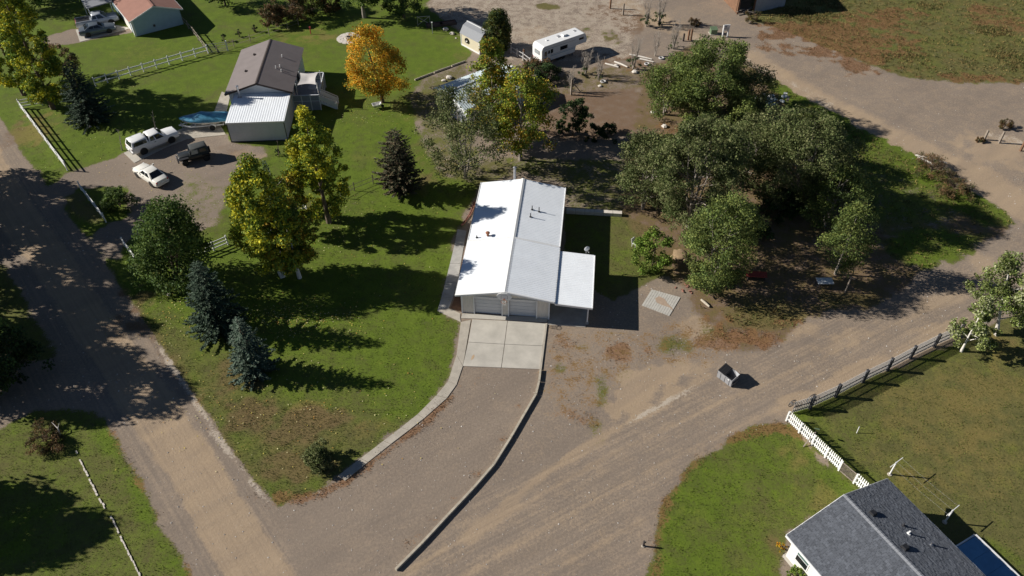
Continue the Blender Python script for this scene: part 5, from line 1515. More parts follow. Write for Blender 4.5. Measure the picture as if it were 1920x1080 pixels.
def trunk_tubes(b, h, r, rngl, nl=8, spread=.5, cb=.25, cr=2.0, lean=(0, 0), stems=1):
    tips = []
    for s in range(stems):
        a0 = s * 2 * math.pi / max(1, stems) + rngl.uniform(0, 1)
        off = Vector((math.cos(a0), math.sin(a0), 0)) * (.3 * r * 4 if stems > 1 else 0)
        sp_ = (.12 * h if stems > 1 else 0)
        pts = [off * .4]
        for k in range(1, 6):
            t = k / 5
            pts.append(off * (.4 + .6 * t) + Vector((math.cos(a0) * sp_ * t + lean[0] * t + rngl.uniform(-.05, .05) * h * .12, math.sin(a0) * sp_ * t + lean[1] * t + rngl.uniform(-.05, .05) * h * .12, h * .88 * t)))
        rad = [r * (1.25 if k == 0 else (1 - .88 * (k / 5))) / (1 if stems == 1 else 1.5) for k in range(6)]
        b.tube(pts, rad, 8)
        for k in range(nl):
            t = cb + (1 - cb) * (k + rngl.uniform(0, .6)) / nl * .85
            i = min(4, int(t * 5))
            f = t * 5 - i
            p = pts[i].lerp(pts[i + 1], f)
            a = k * 2.4 + rngl.uniform(-.4, .4)
            ln = cr * rngl.uniform(.55, .9) * (1 - .45 * t)
            d = Vector((math.cos(a), math.sin(a), rngl.uniform(.5, 1.0))) * ln
            rr = r * (1 - t) * .45 + .015
            b.tube([p, p + d * .5 + Vector((0, 0, -.05 * ln)), p + d], [rr, rr * .6, rr * .2], 5)
            tips.append(p + d)
    return tips


def crown_points(n, h0, h1, cr, rngl, shape='oval', clumps=60, crad=None, lobes=.25, hollow=.45, squash=.75):
    K = clumps
    t = rngl.random(K)
    if shape == 'oval':
        t = rngl.beta(1.5, 1.5, K)
        prof = np.sqrt(np.clip(1 - (2 * t - .92) ** 2 * .98, .03, 1))
        prof = np.where(t > .5, prof * (1 - .25 * (t - .5)), prof)
    elif shape == 'column':
        t = rngl.beta(1.1, 1.2, K)
        prof = np.clip(1.25 * np.sqrt(np.clip(t * 4, 0.1, 1)) * (1 - t ** 2.2) + .08, .1, 1)
    elif shape == 'round':
        t = rngl.beta(1.3, 1.3, K)
        prof = np.sqrt(np.clip(1 - (2 * t - .85) ** 2, .05, 1))
    elif shape == 'spread':
        t = rngl.beta(1.6, 1.3, K)
        prof = np.clip(np.sqrt(np.clip(1 - (1.75 * t - .85) ** 2, .05, 1)), .1, 1)
    elif shape == 'pyramid':
        t = rngl.beta(1.1, 1.5, K)
        prof = (1 - t) ** .75 * np.clip(t * 6 + .35, 0, 1) + .05
    ph = rngl.random(K) * 2 * math.pi
    a1, a2, a3 = rngl.random(3) * 6.28
    lob = 1 + lobes * np.sin(2 * ph + a1 + 3 * t) + lobes * .7 * np.sin(3 * ph + a2 - 5 * t) + lobes * .5 * np.sin(5 * ph + a3 + 8 * t)
    rad = cr * prof * lob * (hollow + (1 - hollow) * np.sqrt(rngl.random(K)))
    C = np.stack([rad * np.cos(ph), rad * np.sin(ph), h0 + (h1 - h0) * t], 1)
    cs = (crad if crad else cr * .24) * rngl.uniform(.6, 1.35, K)
    idx = rngl.choice(K, n, p=cs ** 2 / (cs ** 2).sum())
    d = rngl.normal(size=(n, 3))
    d /= np.linalg.norm(d, axis=1, keepdims=True)
    r_ = rngl.random(n) ** .5
    off = d * r_[:, None] * cs[idx][:, None]
    off[:, 2] *= squash
    return C[idx] + off, idx, d, K


def pick_cols(pal, n, idx, K, rngl, zfrac=None, topcol=None):
    P = np.array(PAL[pal])
    cl = rngl.dirichlet(np.ones(len(P)) * .9, K)
    cum = cl[idx].cumsum(1)
    ch = (rngl.random(n)[:, None] > cum).sum(1).clip(0, len(P) - 1)
    c = P[ch] * (rngl.uniform(.72, 1.28, K)[idx] * rngl.uniform(.75, 1.25, n))[:, None]
    return np.clip(c, 0, 1)


NSEED = [100]


def tree(name, label, px, h, cr, pal, shape='oval', h0=.18, n=7000, leaf=.24, clumps=70, bark='bark_brown', tr=None, group=None, cat='tree', stems=1, lean=(0, 0), aspect=.62, crad=None, lobes=.22, loc=None, nl=9, fold=.25, sx=1.0):
    NSEED[0] += 1
    rl = np.random.default_rng(NSEED[0])
    random.seed(NSEED[0])
    g = at(*px) if loc is None else Vector(loc)
    o = thing(name, label, cat, g, 0, group)
    tr = tr or max(.05, h * .017)
    b = MB()
    trunk_tubes(b, h, tr, rl, nl, cb=max(.15, h0), cr=cr, lean=lean, stems=stems)
    b.build('trunk' if cat == 'tree' else 'stem', bark, o, 60)
    cen, idx, d, K = crown_points(n, h * h0, h, cr, rl, shape, clumps, crad, lobes)
    zf = cen[:, 2:3] / h
    cen[:, :2] += np.array(lean)[None] * zf
    cen[:, 0] *= sx
    cols = pick_cols(pal, n, idx, K, rl)
    L = leaf * rl.uniform(.7, 1.35, n)
    me = leaf_mesh('crown' if cat == 'tree' else 'foliage', cen, L, L * aspect, cols, 'leaf', updir=d * .5 + np.array([0, 0, .45]), fold=fold)
    link('crown' if cat == 'tree' else 'foliage', me, o)
    return o


def spruce(name, label, px, h, cr, pal, dens=1.0, h0=.04, droop=.12, loc=None, spray=.42, fatten=.8, group=None):
    NSEED[0] += 1
    rl = np.random.default_rng(NSEED[0])
    g = at(*px) if loc is None else Vector(loc)
    o = thing(name, label, 'tree', g, 0, group)
    b = MB()
    b.tube([(0, 0, 0), (0, 0, h * .5), (0, 0, h * .97)], [h * .02, h * .011, .015], 8)
    C, A, S, shade = [], [], [], []
    z = h * h0
    while z < h * .985:
        f = 1 - z / h
        r = cr * (f ** fatten) * rl.uniform(.85, 1.1) + .06
        nb = int(6 + 7 * f)
        a0 = rl.random() * 6.28
        for k in range(nb):
            a = a0 + k * 6.283 / nb + rl.uniform(-.2, .2)
            rr = r * rl.uniform(.72, 1.12)
            ns = max(2, int(rr / .16 * dens))
            tone = rl.uniform(.7, 1.25)
            if k % 3 == 0 and rr > .6:
                b.tube([(0, 0, z), (math.cos(a) * rr * .8, math.sin(a) * rr * .8, z - droop * rr * .6)], [.03, .008], 4)
            for s in range(ns):
                u = (s + rl.random()) / ns
                u = .12 + .88 * u
                zz_ = z - droop * rr * u + .10 * rr * u ** 3 + rl.normal() * .05
                base = np.array([math.cos(a) * rr * u, math.sin(a) * rr * u, zz_])
                for sd_ in (-1, 1, 0):
                    aa = a + sd_ * rl.uniform(.5, 1.0)
                    ax = np.array([math.cos(aa), math.sin(aa), rl.uniform(-.35, .2)])
                    C.append(base + ax * spray * .35 * (1.1 - .5 * u))
                    A.append(ax)
                    S.append(spray * rl.uniform(.7, 1.2) * (1.15 - .45 * u) * (.55 + .45 * f))
                    shade.append(tone)
        z += (.30 + .12 * f) * (h / 9) ** .3
    C, A, S, shade = map(np.array, (C, A, S, shade))
    n = len(C)
    P = np.array(PAL[pal])
    cols = P[rl.integers(0, len(P), n)] * (shade * rl.uniform(.8, 1.2, n))[:, None]
    me = leaf_mesh('crown', C, S, S * .36, cols, 'needle', updir=np.tile([0, 0, 1.2], (n, 1)), axis=A, fold=-.15)
    b.build('trunk', 'bark_brown', o, 60)
    link('crown', me, o)
    return o


def bare(name, label, px, h, cr, m='bark_grey', n=34, cat='shrub', stems=3, green=0, group=None):
    NSEED[0] += 1
    rl = np.random.default_rng(NSEED[0])
    g = at(*px)
    o = thing(name, label, cat, g, 0, group)
    b = MB()
    tw = MB()
    for s in range(stems):
        a = s * 6.28 / stems + rl.uniform(0, 1)
        d0_ = Vector((math.cos(a) * .16, math.sin(a) * .16, 1)).normalized()
        top = d0_ * h * rl.uniform(.7, .95)
        b.tube([Vector((0, 0, 0)), top * .5 + Vector((rl.normal() * .06, rl.normal() * .06, 0)), top], [.07 * h / 4 + .02, .04 * h / 4 + .012, .008], 6)
        for k in range(n):
            t = rl.uniform(.2, 1)
            p = top * t
            aa = rl.uniform(0, 6.28)
            ln = cr * rl.uniform(.35, 1.0) * (1.15 - .6 * t)
            q_ = p + Vector((math.cos(aa) * ln * .55, math.sin(aa) * ln * .55, ln * rl.uniform(.6, 1.1)))
            tw.tube([p, (p + q_) / 2 + Vector((0, 0, -.04)), q_], [.018, .012, .004], 3, False)
            for j in range(4):
                p2 = p.lerp(q_, rl.uniform(.3, 1))
                l2 = ln * .45
                tw.tube([p2, p2 + Vector((rl.normal() * l2 * .5, rl.normal() * l2 * .5, l2 * rl.uniform(.3, 1)))], [.011, .004], 3, False)
    b.build('trunk' if cat == 'tree' else 'stem', m, o, 60)
    tw.build('twigs', m, o)
    if green:
        cen, idx, d, K = crown_points(green, .1, h * .4, cr * .6, rl, 'round', 14)
        cols = pick_cols('dark', green, idx, K, rl)
        L = .2 * rl.uniform(.7, 1.3, green)
        link('foliage', leaf_mesh('foliage', cen, L, L * .6, cols, 'leaf', updir=d), o)
    return o


# left and centre trees
tree('poplar_tree', 'tall yellow-green poplar at upper left corner beside road fence', (100, 204), 17.0, 2.7, 'yellow', 'column', .08, 20000, .27, 170, tr=.26, lobes=.14)
tree('poplar_tree', 'yellow-green poplar cut by the left edge at the top of road', (45, 178), 15, 2.6, 'yellow', 'column', .08, 16000, .27, 150, tr=.24, lobes=.14)
tree('ornamental_tree', 'small russet-leaved tree between tall poplar and long white fence', (128, 150), 5.0, 2.1, 'brownbush', 'round', .2, 3800, .2, 45)
spruce('spruce_tree', 'dark blue spruce beside road at the upper left white fence', (172, 226), 8.2, 3.0, 'darkspruce', 1.8, fatten=.66)
tree('cottonwood_tree', 'broad yellow-green cottonwood with pale trunks nearest the white rail fence', (530, 520), 13.0, 2.8, 'yellow', 'oval', .12, 20000, .25, 190, 'bark_white', stems=2, tr=.2, lean=(-.6, .4))
tree('cottonwood_tree', 'shorter yellow-green cottonwood beside pale twin trunks on front lawn', (562, 521), 9.6, 2.0, 'yellowgreen', 'oval', .14, 11000, .24, 120, 'bark_white', tr=.18)
tree('cottonwood_tree', 'tall narrow yellow-green cottonwood standing next to the white garage', (617, 417), 13.4, 2.25, 'yellow', 'column', .10, 17000, .25, 180, 'bark_brown', tr=.24, lean=(-.3, 0))
tree('cottonwood_tree', 'low yellow-green cottonwood half hidden between two taller ones', (560, 440), 8.0, 1.7, 'yellowgreen', 'oval', .15, 7000, .24, 80)
spruce('spruce_tree', 'slim dark young spruce among yellow cottonwoods', (520, 400), 6.6, 1.1, 'darkspruce', 1.3)
tree('elm_tree', 'dense dark green tree at roadside between the two drive entrances', (330, 532), 9.6, 3.4, 'green', 'oval', .05, 18000, .24, 150, stems=3, tr=.16, crad=.95, lean=(1.6, 0))
spruce('spruce_tree', 'tall dark spruce on front lawn beside dark green roadside tree', (413, 618), 8.2, 2.9, 'darkspruce', 2.2, fatten=.62)
spruce('spruce_tree', 'pale blue spruce on front lawn, frontmost of the spruces', (478, 698), 6.7, 2.3, 'bluespruce', 1.9, fatten=.7)
spruce('pine_tree', 'brownish green pine on lawn between cottonwoods and white building', (752, 360), 7.8, 2.7, 'pine', 1.8, .06, -.12, spray=.5, fatten=.42)
tree('lilac_shrub', 'round grey-green shrub alone near the end of sidewalk', (600, 868), 1.7, 1.15, 'olive', 'round', .02, 7500, .12, 90, cat='shrub', stems=4, tr=.04)
tree('round_shrub', 'round dark green bush beside the cream white sedan', (226, 388), 2.0, 1.75, 'green', 'round', .04, 3600, .17, 50, cat='shrub', stems=4, tr=.05)
tree('maple_tree', 'bright orange autumn tree standing alone on back lawn', (718, 192), 9.6, 3.5, 'orange', 'oval', .18, 14000, .23, 130, tr=.2, lean=(-1.2, .3))
tree('shade_tree', 'green shade tree with grey trunk at top of back lawn', (683, 33), 9.0, 3.6, 'green', 'oval', .25, 11000, .26, 100, 'bark_grey', tr=.26)
tree('shade_tree', 'dark green tree at top beside raised garden beds', (757, 34), 8.0, 3.4, 'dark', 'oval', .12, 9000, .26, 90, tr=.2)
for i, (x, y, hh, rr, pl, lb) in enumerate(((512, 47, 3.0, 1.9, 'brownbush', 'brown leafless-looking bush leftmost of the top hedge'), (549, 38, 4.2, 2.4, 'brownbush', 'tall brown-green bush second from left in top hedge'), (586, 26, 4.0, 2.3, 'juniper', 'olive green bush in the middle of top hedge'), (622, 20, 3.6, 2.0, 'brownbush', 'russet bush at right end of top hedge'))):
    tree('hedge_bush', lb, (x, y), hh, rr, pl, 'round', .05, 4200, .22, 50, cat='bush', stems=4, tr=.06, group='bushes of the top hedge')
tree('juniper_tree', 'tall dark green columnar juniper between shed and travel trailer', (933, 93), 5.7, 1.85, 'juniper', 'oval', -.08, 16000, .2, 260, tr=.14, lobes=.06, crad=.55)
tree('cottonwood_tree', 'yellow-green cottonwood in front of pale metal roof building', (924, 263), 13.2, 2.8, 'yellowgreen', 'pyramid', .16, 12500, .25, 130, 'bark_grey', tr=.2, lobes=.32)
tree('cottonwood_tree', 'green cottonwood with some yellow leaves behind white building, right of its pair', (976, 300), 11.0, 3.5, 'yellowgreen', 'oval', .14, 13500, .25, 120, 'bark_grey', tr=.2, lobes=.32)
tree('olive_tree', 'airy grey-green tree with several stems left of yellow cottonwoods', (873, 334), 11.2, 3.9, 'olive', 'spread', .08, 11000, .22, 150, 'bark_grey', stems=4, tr=.13, aspect=.58, crad=.75, lobes=.3)
tree('fruit_tree', 'small round dark green tree on the bare brown soil', (1074, 253), 4.8, 1.75, 'dark', 'round', .25, 3800, .2, 45, tr=.07)
for (x, y, hh, rr, lb) in ((1055, 250, 1.8, .8, 'little dark shrub left of small round tree on bare soil'), (1112, 262, 2.2, 1.2, 'low dark shrub right of small round tree on bare soil'), (1140, 262, 2.0, 1.3, 'spreading dark shrub nearest the wood on bare soil')):
    tree('garden_shrub', lb, (x, y), hh, rr, 'dark', 'round', .05, 1500, .18, 24, cat='shrub', stems=3, tr=.04, group='shrubs on the bare soil')
# the wood on the right
tree('elm_tree', 'big pale green spreading tree topmost in right hand wood by gravel road', (1325, 228), 9.8, 5.0, 'willow', 'spread', .06, 36000, .22, 280, 'bark_grey', stems=4, tr=.2, aspect=.52, crad=.85, lobes=.25)
tree('elm_tree', 'pale green tree at upper left corner of right hand wood', (1245, 215), 7.2, 3.0, 'willow', 'spread', .08, 14000, .2, 110, 'bark_grey', stems=3, tr=.14, aspect=.6, crad=.85)
tree('elm_tree', 'dark olive tree at upper right of wood beside green verge', (1392, 240), 7.4, 2.8, 'olive', 'spread', .10, 14000, .2, 110, 'bark_grey', stems=3, tr=.15, aspect=.6, crad=.9)
tree('olive_tree', 'huge grey-green spreading tree nearest white building in right hand wood', (1290, 425), 11.6, 4.9, 'olive', 'spread', .06, 42000, .22, 300, 'bark_grey', stems=5, tr=.2, aspect=.5, crad=.8, lobes=.26)
tree('olive_tree', 'grey-green tree at left flank of wood behind lawn strip', (1205, 392), 9.0, 2.6, 'olive', 'spread', .08, 14000, .2, 110, 'bark_grey', stems=4, tr=.14, aspect=.58, crad=.85)
tree('olive_tree', 'dark grey-green tree in middle of right hand wood', (1390, 350), 8.0, 2.8, 'olive', 'spread', .08, 14000, .2, 120, 'bark_grey', stems=4, tr=.16, aspect=.58, crad=.9)
tree('olive_tree', 'tall grey-green tree at right edge of wood casting long shadow', (1500, 388), 11.0, 4.1, 'olive', 'spread', .08, 34000, .22, 260, 'bark_grey', stems=4, tr=.2, aspect=.5, crad=.8, lobes=.28, lean=(-1.6, 0))
tree('olive_tree', 'lower grey-green tree behind the tall one at right edge of wood', (1522, 318), 5.2, 2.2, 'olive', 'spread', .08, 11000, .21, 100, 'bark_grey', stems=3, tr=.12, aspect=.5, crad=.75)
tree('olive_tree', 'rounded green tree at right edge of wood below the tall one', (1545, 425), 7.6, 2.6, 'willow', 'oval', .06, 11000, .21, 100, 'bark_grey', stems=3, tr=.12, aspect=.5, crad=.75)
tree('willow_tree', 'lighter green feathery tree at lower front of right hand wood', (1335, 532), 10.4, 3.1, 'willow', 'oval', .04, 24000, .19, 190, 'bark_grey', stems=3, tr=.15, aspect=.55, crad=.8)
tree('young_tree', 'bright green bushy young tree on lawn strip near paver patio', (1222, 503), 4.6, 1.9, 'bright', 'round', .06, 4600, .2, 60, tr=.08)
tree('willow_tree', 'small light green tree alone right of the wood near dirt track', (1566, 514), 8.6, 2.5, 'willow', 'pyramid', .22, 8000, .22, 90, 'bark_grey', tr=.12, aspect=.42, crad=.8)
tree('thicket_bush', 'low olive bush filling gap between two largest trees of wood', (1440, 300), 4.5, 3.0, 'olive', 'round', .02, 6000, .22, 60, 'bark_grey', cat='bush', stems=4, tr=.06)
tree('thicket_bush', 'yellowish bush under topmost tree of the wood', (1310, 265), 3.6, 2.4, 'willow', 'round', .02, 4500, .22, 50, 'bark_grey', cat='bush', stems=4, tr=.06)
tree('maple_tree', 'silver-leaved tree with white trunk at right edge, larger of two', (1868, 628), 9.0, 2.3, 'silver', 'pyramid', .2, 9500, .2, 90, 'bark_white', tr=.17, lean=(-1.6, 1.2), lobes=.3)
tree('maple_tree', 'smaller silver-leaved tree with white trunk at end of picket fence', (1802, 659), 5.8, 1.7, 'silver', 'pyramid', .22, 4600, .2, 60, 'bark_white', tr=.11, lean=(.3, .6), lobes=.3)
# trees along the left edge, mostly outside the picture, that shade the road
tree('roadside_tree', 'dark green tree cut by left edge beside the side drive', (-70, 700), 10.6, 4.6, 'green', 'oval', .04, 15000, .28, 150, stems=3, tr=.2, crad=1.0)
tree('roadside_tree', 'dark shrubby tree in shade at left edge just above side drive', (18, 716), 5.6, 3.2, 'dark', 'round', .02, 8000, .26, 80, stems=3, tr=.1)
for i, (lx, ly, hh, rr) in enumerate(((-60.5, 64.5, 14.5, 3.6), (-62, 58.0, 15.5, 3.6), (-58.5, 52.5, 13.5, 3.6), (-56.5, 47.8, 13.0, 3.4), (-46.5, 30.8, 9.0, 3.0), (-66, 70.5, 13, 3.4))):
    tree('roadside_tree', 'roadside tree left of the picture that shades the gravel road', None, hh, rr, 'green', 'oval', .06, 13000, .40, 130, loc=(lx, ly, 0), group='roadside trees that shade the road', crad=1.1)
for (lx, ly, hh, rr) in ((-72, 117.5, 11, 4.2), (-83, 119, 12, 4.5), (-66, 121, 9, 3.5)):
    tree('backdrop_tree', 'tree beyond the top left corner that shades the lawn', None, hh, rr, 'green', 'oval', .08, 5000, .36, 80, loc=(lx, ly, 0), group='trees beyond the top left corner', crad=1.1)
tree('roadside_tree', 'dark tree behind red-roofed house at the top edge', None, 7.5, 2.8, 'dark', 'oval', .08, 5000, .3, 70, loc=(-43.5, 117.0, 0), crad=.9)
for (x, y, hh, rr, pl, lb) in ((1370, 290, 3.2, 2.6, 'olive', 'low olive bush in the heart of right hand wood'), (1500, 300, 3.4, 2.6, 'olive', 'low olive bush at upper right inside the wood'), (1250, 300, 3.0, 2.4, 'willow', 'low green bush under left trees of wood'), (1460, 400, 2.6, 2.2, 'dark', 'dark low bush right of feathery willow'), (1400, 440, 2.0, 1.8, 'dark', 'small dark bush just right of feathery willow')):
    tree('thicket_bush', lb, (x, y), hh, rr, pl, 'round', .02, 5000, .22, 60, 'bark_grey', cat='bush', stems=4, tr=.05, group='bushes in the wood')
# young staked saplings and leafless shrubs
bare('sapling', 'bare sapling on lawn behind white pickup', (292, 243), 3.4, .8, 'bark_grey', 7, 'tree', 1)
bare('sapling', 'bare sapling at the rear of white pickup', (229, 282), 3.2, .7, 'bark_grey', 7, 'tree', 1)
bare('sapling', 'thin bare sapling in front of white garage wall', (522, 292), 2.4, .6, 'bark_brown', 8, 'tree', 1, 120)
for (x, y, hh, rr, g_, lb) in ((1187, 130, 4.8, 1.7, 300, 'leafless shrub with green base left of log pile'), (1228, 105, 4.0, 1.0, 0, 'slender leafless tree right of log pile'), (1262, 92, 4.2, 1.8, 160, 'leafless shrub nearest the wooden posts'), (1212, 50, 4.6, 1.6, 420, 'leafless shrub with dark green base below red car'), (1236, 45, 5.4, 1.9, 380, 'tallest leafless shrub at the top by gravel road'), (1098, 140, 3.6, 1.4, 220, 'leafless grey bush in front of travel trailer'), (1122, 150, 3.4, 1.2, 60, 'leafless bush right of travel trailer hitch'), (1070, 172, 3.2, 1.3, 40, 'leafless grey shrub beside pale metal roof building')):
    bare('leafless_shrub', lb, (x, y), hh, rr, 'bark_grey', 26, 'shrub', 3, g_, 'leafless shrubs by the track')
tree('weed_mound', 'russet weedy mound below rear corner of travel trailer', (1005, 140), 1.9, 2.2, 'brownbush', 'round', .02, 3000, .2, 40, cat='bush', stems=3, tr=.03)
tree('weed_mound', 'dark green weedy mound right of pale metal roof building', (1020, 152), 2.2, 2.2, 'dark', 'round', .02, 3000, .22, 40, cat='bush', stems=3, tr=.03)
tree('ornamental_shrub', 'bright yellow-green shrub against white wall of grey shingle house', (1488, 1085), 1.1, .6, 'bright', 'round', .03, 1200, .11, 20, cat='shrub', stems=3, tr=.02)
tree('ornamental_shrub', 'small orange-tinged plant at corner of grey shingle house', (1464, 1030), .7, .35, 'orange', 'round', .03, 500, .09, 12, cat='shrub', stems=3, tr=.02)

# ------------------------------------------------------------------ small things about the yards
def rocks(b, n, spread, size, seed, flat=.6):
    r_ = random.Random(seed)
    for _ in range(n):
        x, y = r_.gauss(0, spread), r_.gauss(0, spread * .7)
        s = size * r_.uniform(.5, 1.3)
        ringn = 6
        rings = []
        for zt, k in ((0, .8), (.45, 1.0), (.85, .7), (1.0, .3)):
            rings.append([(x + s * k * math.cos(t) * r_.uniform(.75, 1.2), y + s * k * math.sin(t) * r_.uniform(.75, 1.2), s * flat * zt * 1.2) for t in [i * 6.283 / ringn for i in range(ringn)]])
        b.loft(rings)


def rock(label, px, size, m='rock_pale', seed=1, flat=.6, group=None):
    o = MB()
    rocks(o, 1, 0, size, seed, flat)
    ob = o.build('rock', m, None, loc=at(*px))
    ob['label'] = label
    ob['category'] = 'rock'
    if group:
        ob['group'] = group
    return ob


fp = thing('fire_pit', 'round flagstone fire pit beside the orange tree', 'fire pit', at(655, 72))
rs_ = random.Random(4)
for ringr, cnt in ((.55, 7), (1.05, 11), (1.5, 15)):
    for k in range(cnt):
        t0, t1 = k * 6.283 / cnt, (k + .92) * 6.283 / cnt
        MB().prism([(ringr_ * math.cos(t) * rs_.uniform(.95, 1.05), ringr_ * math.sin(t) * rs_.uniform(.95, 1.05)) for ringr_, t in ((ringr - .2, t0), (ringr + .23, t0), (ringr + .25, (t0 + t1) / 2), (ringr + .23, t1), (ringr - .2, t1))], 0, .05 + rs_.uniform(0, .02)).build('flagstone', 'rock_pale', fp)
for k in range(10):
    t = k * .6283
    part('pit_stone', 'rock', fp, lambda b: b.box((.45 * math.cos(t), .45 * math.sin(t), .16), (.26, .2, .26), rz=t + 1.57))
part('ash', 'metal_dark', fp, lambda b: b.lathe([(.3, .06), (.2, .09), (.02, .1)], 12))
wb = thing('wheelbarrow', 'white wheelbarrow on lawn below the orange tree', 'wheelbarrow', at(707, 203), R(20))
part('tray', 'plastic_white', wb, lambda b: b.loft([[(-.3, -.2, .3), (.3, -.2, .3), (.3, .2, .3), (-.3, .2, .3)], [(-.55, -.38, .62), (.6, -.34, .66), (.6, .34, .66), (-.55, .38, .62)], [(-.5, -.34, .62), (.55, -.3, .66), (.55, .3, .66), (-.5, .34, .62)], [(-.27, -.17, .34), (.27, -.17, .34), (.27, .17, .34), (-.27, .17, .34)]]))
part('wheel', 'rubber', wb, lambda b: b.lathe([(.1, -.05), (.2, -.05), (.2, .05), (.1, .05)], 14, 'Y', (.72, 0, .2)))
for s in (1, -1):
    part('handle', 'wood_grey', wb, lambda b: b.tube([(.7, s * .06, .2), (-.3, s * .25, .32), (-1.05, s * .3, .6)], .025, 6))
    part('leg', 'metal_dark', wb, lambda b: b.tube([(-.25, s * .24, .32), (-.35, s * .26, 0)], .02, 6))
yp = thing('water_pump', 'small red yard hydrant on the lawn at top centre', 'hydrant', at(583, 64))
part('standpipe', 'red_paint', yp, lambda b: (b.tube([(0, 0, 0), (0, 0, .95)], .07, 8), b.box((0, 0, .98), (.22, .2, .2))))
part('spout', 'red_paint', yp, lambda b: b.tube([(0, 0, .85), (.22, -.05, .85), (.26, -.06, .72)], .035, 6))
part('handle', 'metal_dark', yp, lambda b: b.bar((-.05, 0, 1.05), (-.4, .05, 1.2), .04, .04))
for (x, y, lb) in ((421, 78, 'little dark shrub on lawn nearest the tube gate'), (449, 69, 'middle one of three little dark shrubs on top lawn'), (477, 60, 'little dark shrub on top lawn nearest the hedge')):
    tree('garden_shrub', lb, (x, y), 1.2, .42, 'dark', 'round', .03, 420, .14, 12, cat='shrub', stems=3, tr=.03, group='little shrubs in a row on the top lawn')
# garden beds at the top
for (x, y, rz, lb) in ((815, 48, .25, 'dark timber raised bed nearest white yard post'), (840, 45, .3, 'dark timber raised bed next to gambrel shed')):
    o = thing('raised_bed', lb, 'raised bed', at(x, y), rz, 'raised garden beds')
    for yy in (-.55, .55):
        part('board', 'wood_dark', o, lambda b: b.box((0, yy, .15), (2.4, .07, .3)))
    for xx in (-1.2, 1.2):
        part('board', 'wood_dark', o, lambda b: b.box((xx, 0, .15), (.07, 1.03, .3)))
    part('soil', 'wood_brown', o, lambda b: b.box((0, 0, .1), (2.3, 1.0, .2)))
for (x, y, lb) in ((795, 47, 'grey X-braced garden panel left of raised beds'), (836, 33, 'grey X-braced garden panel behind raised beds')):
    o = thing('garden_trellis', lb, 'fence panel', at(x, y), .15, 'braced garden panels')
    part('frame', 'metal_grey', o, lambda b: [b.bar(p, q_, .07, .07) for p, q_ in (((-.9, 0, 0), (-.9, 0, 1.35)), ((.9, 0, 0), (.9, 0, 1.35)), ((-.9, 0, 1.3), (.9, 0, 1.3)))])
    part('brace', 'metal_grey', o, lambda b: (b.bar((-.86, 0, .1), (.86, .02, 1.25), .05, .05), b.bar((.86, .06, .1), (-.86, .06, 1.25), .05, .05)))
o = thing('yard_post', 'white yard post with lamp at lawn corner near shed', 'post', at(811, 63))
part('post', 'trim_white', o, lambda b: b.box((0, 0, .8), (.12, .12, 1.6)))
part('cap', 'plastic_white', o, lambda b: b.box((0, 0, 1.66), (.2, .2, .12)))
for i, (x, y, s_, lb) in enumerate(((835, 56, .45, 'pale boulder below raised beds'), (848, 64, .4, 'pale boulder at left foot of gambrel shed'), (855, 72, .3, 'small pale rock beside gambrel shed corner'), (1155, 124, .3, 'small pale rock among logs'), (1125, 162, .45, 'pale rock at edge of bare soil'), (1190, 136, .4, 'flat pale rock below leafless shrub'), (832, 152, .5, 'pale rock at left end of pale metal roof building'), (842, 147, .4, 'second pale rock beside pale metal roof building'), (1224, 212, .35, 'pale rock at left edge of the wood'), (1246, 238, .35, 'pale slab rock under left trees of the wood'), (317, 553, .4, 'pale rock under dark green roadside tree'), (168, 238, .3, 'orange-brown rock at foot of upper left spruce'))):
    rock(lb, (x, y), s_, 'rock_pale', 20 + i)
# logs and tyres right of the trailer
for i, (x, y, L, a, lb) in enumerate(((1147, 124, 2.0, -.55, 'short pale log left of the tall leafless shrub'), (1164, 122, 2.2, -.75, 'pale split log beside tall leafless shrub'), (1201, 108, 3.2, -.45, 'long pale log lying right of tall leafless shrub'), (1208, 114, 2.6, -.45, 'second pale log lying below the long one'), (1745, 300, 3.4, -.5, 'bleached fallen branch on verge of the wood'), (1740, 306, 2.6, -.9, 'shorter bleached branch beside fallen branch on verge'), (1322, 570, 1.1, -1.0, 'short pale plank on gravel right of paver patio'))):
    g = at(x, y)
    o = MB()
    d = Vector((math.cos(a), math.sin(a), 0)) * L / 2
    o.tube([-d + Vector((0, 0, .12)), Vector((0, 0, .14 + .02 * (i % 2))), d + Vector((0, 0, .12))], [.11, .13, .09], 8)
    ob = o.build('log', 'bark_white' if i < 6 else 'timber', None, 60, loc=g)
    ob['label'] = lb
    ob['category'] = 'log'
for (x, y, lb) in ((1213, 121, 'old tyre lying near logs left of the wood'), (1240, 110, 'pale old tyre at the upper corner of the wood'), (1131, 154, 'old tyre on grass right of the pale metal roof building')):
    o = MB()
    o.tube([(.3 * math.cos(t), .3 * math.sin(t), .1) for t in np.linspace(0, 6.2832, 17)], .1, 8, False)
    ob = o.build('tyre', 'fence_worn', None, 60, loc=at(x, y))
    ob['label'] = lb
    ob['category'] = 'tyre'
